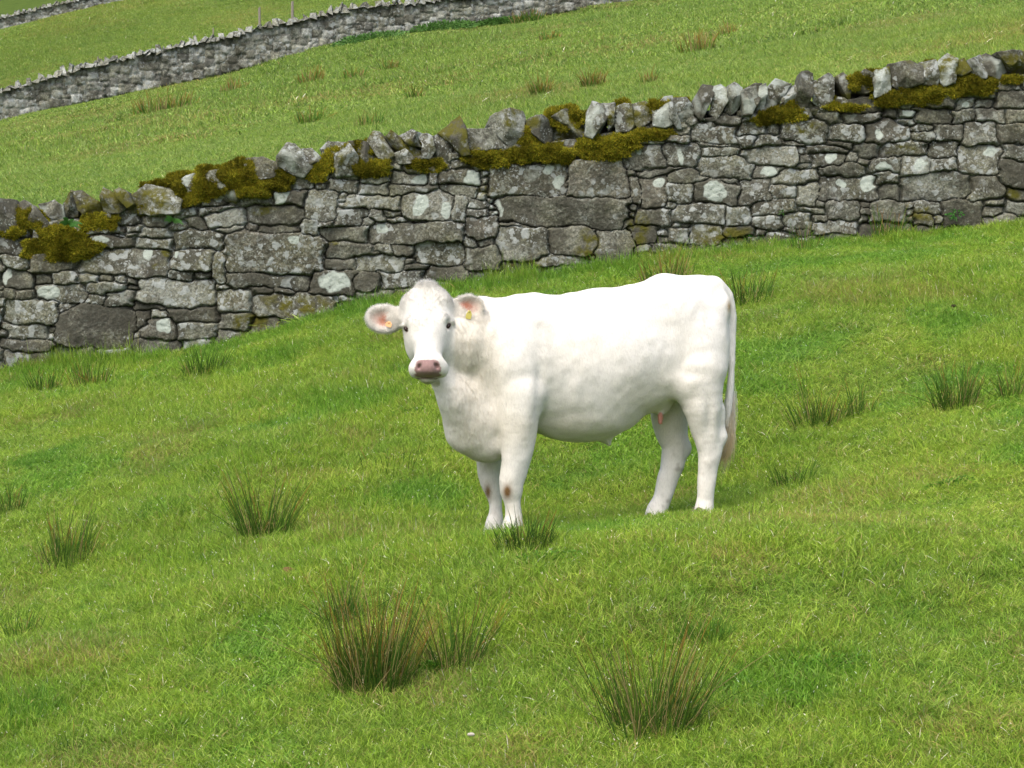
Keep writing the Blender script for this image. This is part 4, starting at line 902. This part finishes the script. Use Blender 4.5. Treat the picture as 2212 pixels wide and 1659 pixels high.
link('body', make_mesh('body', BV, BF, bc, mat=M_COAT), bull)

# hair as fine fibres lying along the coat
def fibres(n, weight, flow, Lfun, Wd, lift, seed, colf=None, jit=.25, bend=.5, dk=.17):
    r = np.random.default_rng(seed); ctr = BV[BF].mean(1); ar = np.linalg.norm(np.cross(BV[BF[:, 2]] - BV[BF[:, 0]], BV[BF[:, 3]] - BV[BF[:, 1]]), axis=1) * weight
    f = r.choice(len(BF), n, p=ar / ar.sum()); wg = r.dirichlet([1, 1, 1, 1], n); P = (BV[BF[f]] * wg[..., None]).sum(1); nn = BN[BF[f, 0]]; c = bc[BF[f, 0]]
    D = flow(P, f) + r.normal(0, jit, P.shape); D -= nn * (D * nn).sum(1)[:, None]; D /= np.linalg.norm(D, axis=1)[:, None] + 1e-9
    D = D + nn * lift; D /= np.linalg.norm(D, axis=1)[:, None]; Lg = Lfun(f) * r.uniform(.6, 1.3, n)
    sd = np.cross(D, nn); sd /= np.linalg.norm(sd, axis=1)[:, None] + 1e-9
    bd = -nn * lift * bend + r.normal(0, .12, P.shape)
    V, Q, T, bi, t = strips(P - nn * .001, D, Lg, np.full(n, Wd) * r.uniform(.7, 1.3, n), bd, seg=3, side=sd)
    cc = c * r.uniform(1 - dk, 1.08, n)[:, None]; cc = np.clip(cc * 1.06, 0, .82)
    if colf is not None: cc = colf(cc, f)
    return V, Q, T, cc[bi]
def join(parts):
    V = []; Q = []; T = []; c = []; n = 0
    for v, q, t, cc in parts: V.append(v); Q.append(q + n); T.append(t + n); c.append(cc); n += len(v)
    return np.concatenate(V), [np.concatenate(Q), np.concatenate(T)], np.concatenate(c)
fpx, fpy = PX[BF[:, 0]], PY[BF[:, 0]]; fw = W0[BF[:, 0]]
headm = ((np.abs(fpx - 922) < 60) & (fpy < 836) & (fw[:, 1] < 14.72)).astype(float)
earm = np.zeros(len(BF)); inner_f = np.zeros(len(BF))
for R, c in (E1, E2):
    q = (BV[BF[:, 0]] - c) @ R.T; m_ = (np.abs(q[:, 0]) < .11) & (np.abs(q[:, 2]) < .10) & (np.abs(q[:, 1]) < .06); earm = np.maximum(earm, m_)
nosem = ((np.abs(fpx - 924) < 27) & (np.abs(fpy - 799) < 21) & (fw[:, 1] < 14.46)).astype(float)
eyem = np.zeros(len(BF))
for p in EYES: eyem = np.maximum(eyem, np.linalg.norm(BV[BF[:, 0]] - p, axis=1) < .022)
legm = (BV[BF[:, 0], 2] < .55).astype(float); okm = (1 - nosem) * (1 - eyem) * (BV[BF[:, 0], 2] > -.05)
def flow_body(P, f):
    D = np.tile([-.75, 0, -.45], (len(P), 1)).astype(float); D[legm[f] > 0] = [-.1, 0, -1.]
    nk_ = np.exp(-((fpx[f] - 1010) / 70) ** 2)[:, None]; return D * (1 - nk_) + np.array([-.1, 0, -1.]) * nk_
def flow_head(P, f):
    d = np.stack([(fpx[f] - 924) / 60, np.zeros(len(f)), -(fpy[f] - 716) / 60], 1); W_ = d @ BAS.T
    W_ += (noise2(fpx[f] / 9, fpy[f] / 9, 3) * .6)[:, None] * hx; return W_
def flow_ear(P, f):
    D = np.zeros_like(P)
    for R, c in (E1, E2):
        q = (P - c); m_ = np.linalg.norm(q, axis=1) < .16; D[m_] = (q + R[0] * .05 - BAS @ np.array([0, 0, .05]))[m_]
    return D
def streak_body(cc, f):
    s = noise2(fpx[f] / 2.2, fpy[f] / 26, 3) * np.exp(-((fpx[f] - 1020) / 62) ** 2) + .6 * noise2(fpx[f] / 7, fpy[f] / 3.5, 9) * .5 + .35 * noise2(fpx[f] / 22, fpy[f] / 13, 19)
    k = np.clip(.34 * s, 0, .30)[:, None]; return cc * (1 - k) + np.array([.48, .43, .33]) * k
def streak_head(cc, f):
    an = np.arctan2(fpy[f] - 716, fpx[f] - 924); rr = np.hypot(fpy[f] - 716, fpx[f] - 924)
    s = noise2(an * 9 + 40, rr / 16, 5) + .6 * noise2(fpx[f] / 3, fpy[f] / 5, 6); k = np.clip(s * .9 - .18, 0, .6)[:, None] * np.clip((770 - fpy[f]) / 60, .15, 1)[:, None]
    return cc * (1 - k) + np.array([.34, .32, .26]) * k
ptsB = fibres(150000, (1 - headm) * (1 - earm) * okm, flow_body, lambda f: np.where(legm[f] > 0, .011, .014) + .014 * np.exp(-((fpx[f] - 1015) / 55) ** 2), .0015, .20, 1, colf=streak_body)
ptsH = fibres(30000, headm * (1 - earm) * okm, flow_head, lambda f: .009 + .019 * np.clip((765 - fpy[f]) / 125, 0, 1), .0016, .09, 2, jit=.30, dk=.15, colf=streak_head)
ptsE = fibres(15000, earm * okm * (1 - headm * .5), flow_ear, lambda f: .022 + 0 * f, .0014, .32, 3, jit=.35, dk=.15)
toph = ((np.abs(fpx - 922) < 22) & (fpy < 622)).astype(float) + 1e-9
ptsT = fibres(900, toph * (headm + 1e-9), lambda P, f: np.tile(BAS @ np.array([-.1, -.3, 1.]), (len(P), 1)), lambda f: .045 + 0 * f, .0014, .8, 4, jit=.5)
link('coat_hair', make_mesh('coat_hair', *join([ptsB, ptsH, ptsE, ptsT]), mat=M_HAIR, smooth=True), bull)
# tail switch
r = np.random.default_rng(12); n = 2600; t0 = r.uniform(0, 1, n)
ca = A(1578, 845, .03); cb = A(1575, 915, .04); P = ca + (cb - ca) * t0[:, None] + r.normal(0, .012, (n, 3)) * [1, 1, .5]
endp = A(1568, 985, .04) + r.normal(0, 1, (n, 3)) * [.026, .016, .045]; D = endp - P; D[:, 2] -= .0; Lg = np.linalg.norm(D, axis=1) * r.uniform(.75, 1.1, n); D /= np.linalg.norm(D, axis=1)[:, None]
bow = (BAS @ np.array([.12, 0, 0]))[None] * r.uniform(.3, 1.2, n)[:, None]
V, Q, T, bi, t = strips(P, D, Lg, np.full(n, .0024), -bow * 1.0, seg=5)
V = V + (BAS @ np.array([1., 0, 0]))[None] * (.012 * np.sin(np.clip(t, 0, 1) * math.pi))[:, None]
c0 = np.array([.80, .77, .70]); c1 = np.array([.68, .56, .30]); zt = np.clip((.62 - V[:, 2] + .15 * 0) / .35, 0, 1); zt = np.clip((ca[2] - V[:, 2]) / (ca[2] - endp[:, 2].mean()) * 1.1 - .15, 0, 1)
k_ = (zt * np.repeat(r.uniform(.5, 1.25, n), 11)).clip(0, 1)[:, None]; link('tail_switch', make_mesh('tail_switch', V, [Q, T], c0 * (1 - k_) + c1 * k_, mat=M_HAIR), bull)
# eyes
M_EYE = simple_mat('eye_dark', (.016, .007, .005), rough=.16, spec=.25); M_TAGY = simple_mat('yellow_plastic', (.52, .46, .12), rough=.45); M_TAGO = simple_mat('orange_plastic', (.75, .42, .20), rough=.45); M_HOOF = simple_mat('hoof_horn', (.10, .085, .065), rough=.5, bump=.003)
def uvball(c, r3, R=None, nu=20, nv=12):
    u = np.linspace(0, 2 * math.pi, nu, endpoint=False); v = np.linspace(0, math.pi, nv); U, Vv = np.meshgrid(u, v, indexing='ij')
    P = np.stack([np.cos(U) * np.sin(Vv), np.sin(U) * np.sin(Vv), np.cos(Vv)], -1).reshape(-1, 3) * r3
    if R is not None: P = P @ R
    i = np.arange(nu * nv).reshape(nu, nv); a = i[:, :-1]; b = np.roll(i, -1, 0)[:, :-1]; c_ = np.roll(i, -1, 0)[:, 1:]; d = i[:, 1:]
    return P + c, np.stack([a, d, c_, b], -1).reshape(-1, 4)
for p, RE in zip(EYES, EYR):
    V, Fq = uvball(p, np.array([.0175, .011, .0105]), RE); link('eye', make_mesh('eye', V, Fq, mat=M_EYE), bull)
# ear tags
def tag_mesh(c, w_, h_, th, Rm, hole=True):
    out = [(-.5, -.35), (-.42, -.5), (.42, -.5), (.5, -.35), (.5, .1), (.22, .42), (.12, .5), (-.12, .5), (-.22, .42), (-.5, .1)]
    P = np.array([(a * w_, s * th / 2, b * h_) for s in (1, -1) for a, b in out]); n = len(out)
    P = np.concatenate([P, np.array([[0, .5 * th, 0], [0, -.5 * th, 0]])]); i = np.arange(n); j = np.roll(i, -1)
    return P @ Rm + c, [np.stack([i, j, j + n, i + n], 1), np.concatenate([np.stack([i, j, np.full(n, 2 * n)], 1), np.stack([j + n, i + n, np.full(n, 2 * n + 1)], 1)])]
vr = BAS @ np.array([1., 0, 0]); vf = BAS @ np.array([0., -1, 0]); vu = BAS @ np.array([0., 0, 1])
def rot(a, yaw=0):
    x_ = vr * math.cos(a) + vu * math.sin(a); z_ = -vr * math.sin(a) + vu * math.cos(a); return np.stack([x_ * math.cos(yaw) + vf * math.sin(yaw), vf * math.cos(yaw) - x_ * math.sin(yaw), z_])
p, dd = surf(1013, 680, 14.3, 14.9); V, Fs = tag_mesh(p - dd * .020, .030, .046, .003, rot(-.25, -.2)); tg = link('ear_tag', make_mesh('ear_tag', V, Fs, mat=M_TAGY, smooth=False), bull); tg['label'] = 'yellow ear tag'
V, Fq = uvball(p - dd * .0225 + vu * .018, np.array([.006, .004, .006])); link('tag_button', make_mesh('tag_button', V, Fq, mat=M_TAGY), tg)
p, dd = surf(840, 700, 14.3, 14.9); V, Fs = tag_mesh(p - dd * .020, .034, .030, .003, rot(-.3, .3)); tg = link('ear_tag', make_mesh('ear_tag', V, Fs, mat=M_TAGO, smooth=False), bull); tg['label'] = 'orange ear tag'
V, Fq = uvball(p - dd * .0225 + vu * .008, np.array([.006, .004, .006])); link('tag_button', make_mesh('tag_button', V, Fq, mat=M_TAGO), tg)
# cloven hooves, down in the grass
for hp_, la in (((1104, 1150), .15), ((1063, 1154), -.15), ((1515, 1124), .15), ((1410, 1130), -.15)):
    c = A(hp_[0], hp_[1], la); wl = to_world(c); c[2] = float(terrain(wl[0], wl[1])) - ORG[2] + .028
    Vs = []; Fs = []; n0 = 0
    for s in (-1, 1):
        V, Fq = uvball(np.array([0, 0, 0]), np.array([.052, .024, .034])); V[:, 2] = np.maximum(V[:, 2], -.030); V[:, 0] += (V[:, 2] < 0) * .012; V[:, 1] += s * .022; Vs.append(V + c); Fs.append(Fq + n0); n0 += len(V)
    link('hoof', make_mesh('hoof', np.concatenate(Vs), np.concatenate(Fs), mat=M_HOOF), bull)
for nme, q in (('near fore', (1107, 1135, .15)), ('far fore', (1068, 1138, -.15)), ('near hind', (1521, 1101, .15)), ('far hind', (1418, 1109, -.15))):
    wl = to_world(A(*q)); tz = float(terrain(wl[0], wl[1])); print('FOOT', nme, 'z', round(float(wl[2]), 3), 'ground', round(tz, 3), 'ground px', project(np.array([wl[0], wl[1], tz])))

# ------------------------------------------------------------------ rushes
def rush(px, py, wpx, hpx, label, n=220, brown=.35, spread=.55, dark=1.0, seed=None, lean=0., cat='rush clump', group='rush clumps in the pasture', name='rush_clump', fine=1.0):
    P0 = hit(px, py); s = P0[1] / F_PX; Wm = wpx * s * 1.2; Hm = hpx * s * 1.12; n = int(n * 1.15); brown = brown * .85; dark = dark * .95; r = np.random.default_rng(seed or int(px * 7 + py))
    a = r.random(n) * 2 * math.pi; q = np.sqrt(r.random(n)); bx = np.cos(a) * q; by = np.sin(a) * q
    sub = noise2(bx * 2.2, by * 2.2, int(px)); ok = sub > -.45; bx, by = bx[ok], by[ok]; n = len(bx)
    R0 = Wm * (1 - spread * .5) * .42
    X = bx * R0; Yv = by * min(R0 * .8, .25 + R0 * .3)
    hgt = Hm * r.uniform(.35, 1.02, n) * (1 - .25 * (bx ** 2)) * np.clip(1 + .45 * noise2(bx * 3 + px, by * 3, 7), .5, 1.25); la = r.normal(0, .10, n) + bx * spread * .62 + lean; lb = r.normal(0, .14, n) + by * .25
    sh = r.random(n) < .22; hgt[sh] *= r.uniform(.25, .6, sh.sum()); la[sh] += r.normal(0, .35, sh.sum())
    lay = r.random(n) < .08; la[lay] += r.normal(0, .6, lay.sum()); hgt[lay] *= .8
    k = 6; t = np.linspace(0, 1, k); droop = r.uniform(0, .25, n) * np.sign(la + 1e-6)
    gx_ = P0[0] + X; gy_ = P0[1] + Yv; gz_ = terrain(gx_, gy_) - .01
    path = np.stack([gx_[:, None] + hgt[:, None] * (la[:, None] * t + droop[:, None] * t ** 2.5 * .6), gy_[:, None] + hgt[:, None] * lb[:, None] * t, gz_[:, None] + hgt[:, None] * (t - .12 * np.abs(la[:, None]) * t ** 2)], -1)
    path[:, 1:-1] += r.normal(0, .002, (n, k - 2, 3))
    rad = fine * 1.3 * max(.0014, .00033 * P0[1] * .30 ) * r.uniform(.7, 1.3, n)[:, None] * np.array([1, 1, .95, .85, .65, .25])[None]
    V, Q = tube_strips(path - P0, rad, 3)
    g = np.array([[.045, .115, .010], [.055, .140, .014], [.085, .160, .016], [.032, .080, .008]])[r.integers(0, 4, n)] * dark
    bt = np.array([.27, .145, .03]); st = np.array([.30, .25, .10]); kind = r.random(n); cc = np.repeat(g[:, None], k, 1)
    tip = np.clip((t - r.uniform(.35, .8, n)[:, None]) * 3, 0, 1) * (kind < brown)[:, None]; cc = cc * (1 - tip[..., None]) + bt * tip[..., None]
    dead = (kind > 1 - brown * .3); dead |= sh & (r.random(n) < .5); cc[dead] = st * r.uniform(.6, 1.2, dead.sum())[:, None, None]
    cc = np.repeat(cc.reshape(-1, 3), 3, 0)
    o = link(name, make_mesh(name, V, Q, cc, mat=M_RUSH), loc=P0); tag(o, label, cat, group); return o
RUSH = [
 (570, 1163, 170, 150, 'upright rush clump in the open grass, left of the front legs of the bull', 210, .4, .75, 1.),
 (135, 1222, 200, 108, 'wide thin rush clump near the left edge, with one dark stemmed side', 170, .35, .5, 1.),
 (22, 1108, 90, 62, 'low rush clump cut by the left edge, above the wider thin one', 90, .3, .5, 1.),
 (45, 1378, 110, 95, 'loose blue green rush clump at the left edge, lowest on that side', 80, .1, .6, 1.2),
 (810, 1482, 215, 215, 'big dense brown tipped rush clump in the foreground, left of the centre', 460, .6, .45, .85),
 (985, 1440, 175, 190, 'fanning rush clump just right of the big dense brown tipped one', 150, .35, .75, 1.),
 (735, 1350, 100, 110, 'rush clump standing directly behind the big dense brown tipped one', 130, .5, .4, 1.),
 (1400, 1588, 320, 230, 'large fan shaped rush clump lowest in the picture, with orange brown stems', 420, .55, .75, .95),
 (1135, 1188, 175, 78, 'dark low rush clump right in front of the forefeet of the bull', 230, .2, .6, .75),
 (1440, 606, 150, 66, 'brownish rush clump at the foot of the wall, seen over the back of the bull', 170, .75, .5, 1.1),
 (1610, 655, 150, 82, 'soft rush clump behind the tail head of the bull, below the wall', 170, .3, .5, 1.15),
 (1770, 918, 170, 105, 'broad rush clump in the grass to the right of the tail of the bull', 170, .4, .6, 1.),
 (1850, 898, 110, 85, 'thinner rush clump adjoining the right side of the broad one beyond the tail', 70, .4, .6, 1.),
 (2065, 880, 130, 108, 'dense dark rush clump between the broad one and the right edge', 200, .3, .6, .9),
 (2185, 860, 60, 85, 'sparse rush clump touching the right edge', 50, .4, .5, 1.),
 (1712, 1050, 120, 78, 'short sparse green rush clump to the right of the hind hooves', 80, .1, .6, 1.1),
 (855, 1012, 220, 50, 'very sparse low rushes in the grass left of the chest of the bull', 60, .3, .4, 1.),
 (150, 1622, 60, 70, 'a few single rush stems near the lower left corner', 16, .4, .5, 1.),
 (440, 812, 130, 62, 'green rush clump before the wall foot, left of the head of the bull', 150, .1, .6, 1.),
 (200, 836, 130, 66, 'browner rush clump before the wall foot, second from the left edge', 130, .5, .5, 1.1),
 (95, 848, 90, 50, 'leftmost rush clump before the wall foot', 80, .2, .5, 1.),
 (1915, 518, 80, 80, 'rush clump against the right part of the wall, hiding its lowest stones', 120, .5, .45, 1.2),
 (1990, 500, 60, 42, 'small rush clump against the wall foot, right of the taller one hiding stones', 50, .4, .45, 1.2),
 (1740, 540, 90, 62, 'grey green rush wisps at the wall foot, upper right of the tail head', 60, .3, .45, 1.3),
 (1610, 1130, 70, 60, 'few stems of rush in the grass right beside the near hind hoof', 14, .3, .5, 1.),
]
for px, py, w_, h_, lab, n, br_, sp, dk in RUSH: rush(px, py, w_, h_, lab, n, br_, sp, dk)
FAR = [
 (355, 243, 170, 34, 'wide brown patch of rushes in the upper field, below the long pale wall', 200, .95, 1.3),
 (505, 203, 70, 24, 'small rush clump in the upper field, right of the wide brown patch', 90, .7, 1.2),
 (672, 187, 62, 26, 'brown tipped rush clump in the upper field, close under the long wall', 110, .8, 1.1),
 (765, 178, 60, 24, 'green rush clump in the upper field, third below the long wall', 90, .4, 1.1),
 (842, 158, 44, 22, 'small dark rush clump in the upper field under the nettles', 70, .5, 1.),
 (897, 220, 40, 24, 'lone rush clump in mid field above the mossy gap of the nearest wall', 70, .4, 1.),
 (675, 270, 80, 26, 'grassy soft rush clump just above the coping of the nearest wall', 90, .3, 1.2),
 (800, 280, 80, 28, 'wide soft rush clump just above the coping, right of the grassy one', 90, .3, 1.2),
 (1170, 212, 52, 36, 'rush clump above the tallest mossy coping in the middle', 110, .5, 1.),
 (1280, 195, 56, 34, 'dark rush clump in the field above the middle coping, with brown tips', 120, .6, .9),
 (1400, 188, 36, 28, 'slim rush clump in the field left of the tall slanting coping stones', 60, .4, .9),
 (1505, 118, 90, 34, 'pale brown rush clump high in the right part of the upper field', 110, .9, 1.3),
 (1572, 88, 36, 26, 'reddest rush clump, high in the right part of the upper field', 80, 1.0, 1.2),
 (1140, 50, 80, 20, 'dark rush fringe against the foot of the long wall, near its right end', 90, .3, .9),
 (1190, 90, 60, 18, 'faint rush clump a little below the right end of the long wall', 50, .5, 1.1),
]
for px, py, w_, h_, lab, n, br_, dk in FAR: rush(px, py, w_, h_ * 1.35, lab, int(n * 1.5), min(br_ * 1.5, 1.), .4, dk * 1.25, group='rush clumps of the upper field', fine=1.15)

# ------------------------------------------------------------------ small leafy plants
def leafy(px, py, wpx, hpx, label, cat, name, n=120, on_wall=False, col=(.05, .15, .02), seed=1, leaf=.03, group=None):
    r = np.random.default_rng(seed)
    if on_wall:
        x, z = on_plane_y(px, py, YW - .03); P0 = np.array([float(x), YW - .03, float(z)])
    else: P0 = hit(px, py)
    s = P0[1] / F_PX; W_ = wpx * s; H_ = hpx * s
    d = r.normal(0, 1, (n, 3)); d /= np.linalg.norm(d, axis=1)[:, None]; q = r.random(n) ** .5
    P = d * q[:, None] * np.array([W_ / 2, W_ / 3, H_ / 2]) + np.array([0, 0, H_ * .45])
    if not on_wall: P[:, 2] = np.abs(P[:, 2]) + terrain(P0[0] + P[:, 0], P0[1] + P[:, 1]) - P0[2]
    D = d + np.array([0, -.4, .3]); D /= np.linalg.norm(D, axis=1)[:, None]
    V, Q, T, bi, t = strips(P, D, leaf * r.uniform(.6, 1.4, n), leaf * .55 * r.uniform(.7, 1.3, n), np.tile([0, 0, -.35], (n, 1)), seg=3)
    c = np.array(col) * r.uniform(.6, 1.5, n)[:, None]
    o = link(name, make_mesh(name, V, [Q, T], c[bi], mat=M_LEAF), loc=P0); tag(o, label, cat, group); return o
def fern(px, py, wpx, label, seed, nf=9):
    r = np.random.default_rng(seed); x, z = on_plane_y(px, py, YW - .05); P0 = np.array([float(x), YW - .06, float(z)]); s = YW / F_PX; Lf = wpx * s * .55
    Vs = []; Qs = []; Ts = []; n0 = 0
    for k in range(nf):
        a = -2.6 + 2.2 * (k + .5) / nf * 1.4 + r.normal(0, .15); dr = np.array([math.cos(a) * 1., -.45 + r.normal(0, .15), -math.sin(a) * .35 + .35]); dr /= np.linalg.norm(dr)
        m_ = 16; tt = np.linspace(.1, 1, m_); L_ = Lf * r.uniform(.7, 1.1); base = dr[None] * (tt * L_)[:, None] + np.array([0, 0, -.45])[None] * (tt ** 2 * L_)[:, None]
        sd = np.cross(dr, [0, -1, .3]); sd /= np.linalg.norm(sd)
        for sgn in (-1, 1):
            D = sd[None] * sgn + dr[None] * .5 + r.normal(0, .08, (m_, 3)); D /= np.linalg.norm(D, axis=1)[:, None]
            V, Q, T, bi, t = strips(base, D, L_ * .30 * (1 - tt * .8), np.full(m_, L_ * .075), np.tile([0, 0, -.2], (m_, 1)), seg=2, side=np.tile(dr, (m_, 1)))
            Vs.append(V); Qs.append(Q + n0); Ts.append(T + n0); n0 += len(V)
    V = np.concatenate(Vs); o = link('fern', make_mesh('fern', V, [np.concatenate(Qs), np.concatenate(Ts)], np.tile([.055, .16, .03], (len(V), 1)) * r.uniform(.8, 1.2, (len(V), 1)), mat=M_LEAF), loc=P0)
    tag(o, label, 'fern', 'ferns in the wall joints')
fern(148, 486, 62, 'fern rooted above the big left moss cushion on the wall', 3)
fern(372, 478, 44, 'smaller fern hanging in the wall joint under the longest moss cushion', 5)
leafy(1620, 534, 40, 34, 'dark leafy weed against the wall foot above the rump of the bull', 'weed', 'leafy_weed', 90, col=(.03, .13, .02), seed=3, group='leafy weeds along the near wall')
leafy(2062, 470, 40, 18, 'small leafy sprig between the lower wall stones at the right', 'weed', 'leafy_weed', 50, on_wall=True, col=(.04, .17, .02), seed=4, leaf=.025, group='leafy weeds along the near wall')
leafy(300, 745, 34, 36, 'bright leafy sprig at the wall foot, below the large left boulder', 'weed', 'leafy_weed', 60, col=(.06, .17, .02), seed=5, leaf=.025, group='leafy weeds along the near wall')
leafy(1690, 462, 10, 8, 'tiny sprig growing out of a joint in the right half of the wall', 'weed', 'leafy_weed', 14, on_wall=True, col=(.05, .15, .02), seed=6, leaf=.02, group='leafy weeds along the near wall')
for i, (px, py, w_, h_, lab) in enumerate([(800, 92, 170, 12, 'dark green nettle bed along the foot of the long wall, its left part'), (960, 66, 150, 12, 'dark green nettle bed along the foot of the long wall, its middle part'), (700, 100, 60, 12, 'reddish weeds at the foot of the long wall where the nettles begin'), (1080, 52, 110, 9, 'thin nettle bed at the right end of the long wall')]):
    leafy(px, py + 4, w_, h_ * 2.1, lab, 'nettles', 'nettle_bed', 1700 if i != 2 else 260, col=(.085, .19, .04) if i != 2 else (.12, .09, .03), seed=20 + i, leaf=.12, group='weeds along the long wall')
for i, (px, py, w_, h_, lab) in enumerate([(885, 898, 120, 22, 'low dark leafy patch in the grass left of the brisket of the bull'), (1800, 1440, 180, 26, 'flat dark leafy patch in the right foreground'), (930, 1452, 60, 34, 'leafy weed at the foot of the fanning foreground rushes'), (565, 1150, 40, 22, 'tiny bright fern like weed in the left upright rush clump'), (2050, 1050, 120, 16, 'faint leafy patch in the grass near the right edge'), (620, 1262, 100, 18, 'leafy patch beside the bare brown spot'), (1180, 1215, 160, 30, 'dark leafy hollow below the rushes at the forefeet')]):
    leafy(px, py, w_, h_ * .6, lab, 'leafy patch', 'leafy_patch', 420, col=(.085, .21, .02), seed=40 + i, leaf=.022, group='dark leafy patches in the pasture')

# ------------------------------------------------------------------ bare spots, pebbles, posts
def lump(px, py, wpx, hpx, label, cat, name, m, seed, dy=.7, up=.4, group=None):
    P0 = hit(px, py); s = P0[1] / F_PX; V, Q = uvball(np.zeros(3), np.array([wpx * s / 2, wpx * s / 2 * dy, hpx * s / 2]))
    V = V * (1 + .25 * noise3(V * 45 + seed, seed) + .15 * noise3(V * 110, seed + 1))[:, None]; V[:, 2] += hpx * s * up
    o = link(name, make_mesh(name, V, Q, mat=m), loc=P0); tag(o, label, cat, group)
M_SOIL = simple_mat('bare_soil', (.16, .085, .05), rough=.95, spec=.1, noise=(.09, .05, .025), bump=.01, bscale=90)
M_DUNG = simple_mat('old_dung', (.035, .028, .016), rough=.9, spec=.1, noise=(.02, .016, .01), bump=.01, bscale=70)
M_PEB = simple_mat('pale_pebble', (.42, .40, .35), rough=.8, noise=(.30, .28, .22), bump=.004)
lump(624, 1250, 34, 20, 'bare reddish brown earth spot in the left foreground grass', 'soil clod', 'soil_clod', M_SOIL, 3, up=.75)
lump(2150 * .96 - 4, 702 * .96 - 1, 12, 8, 'small dark dropping in the grass, right of the bull', 'dung', 'dung_pat', M_DUNG, 5, up=1.5)
lump(1017, 1616, 17, 10, 'small pale stone in the grass at the bottom, left of the centre', 'pebble', 'pebble', M_PEB, 7, up=3.0)
M_WOOD = simple_mat('weathered_wood', (.27, .25, .21), rough=.9, spec=.1, noise=(.17, .155, .125), bump=.01, bscale=20)
POSTS = [(561, 16, 46, .11, 'tallest grey wooden post behind the long wall'), (630, 4, 30, .12, 'grey wooden post behind the long wall, right of the tallest one'), (461, 61, 72, .06, 'thin short post behind the long wall, left of the tallest one'), (212, 122, 140, .07, 'lone thin post behind the left part of the long wall')]
for px, pt, pb, wd, lab in POSTS:
    yy = W2_y(px) + 1.6; x, zt = on_plane_y(px, pt, yy); x = float(x); zt = float(zt); zb = float(terrain(x, yy)) - .2
    bmv = []; k = 7
    for i in range(k):
        t = i / (k - 1); hh = wd / 2 * (1 - .12 * t)
        for a in range(8):
            an = a * math.pi / 4 + .2; bmv.append([math.cos(an) * hh + .03 * t * (1 if px == 630 else -.4) + rng.normal(0, .003), math.sin(an) * hh + rng.normal(0, .003), (zt - zb) * t + (.03 * math.cos(an) if i == k - 1 else 0)])
    i_ = np.arange(k * 8).reshape(k, 8); a = i_[:-1]; b = np.roll(a, -1, 1); d = i_[1:]; c = np.roll(d, -1, 1); Qs = [np.stack([a, b, c, d], -1).reshape(-1, 4)]
    bmv.append([0, 0, zt - zb + .02]); last = i_[-1]; Qs.append(np.stack([last, np.roll(last, -1), np.full(8, k * 8)], 1))
    o = link('fence_post', make_mesh('fence_post', np.array(bmv), Qs, mat=M_WOOD, smooth=False), loc=(x, yy, zb)); tag(o, lab, 'fence post', 'wooden posts behind the long wall')

rush(1530, 1385, 170, 62, 'dark soft tussock in the foreground right of the centre', 360, .06, .9, 1.5, name='grass_tussock', cat='tussock', group=None, fine=.75)
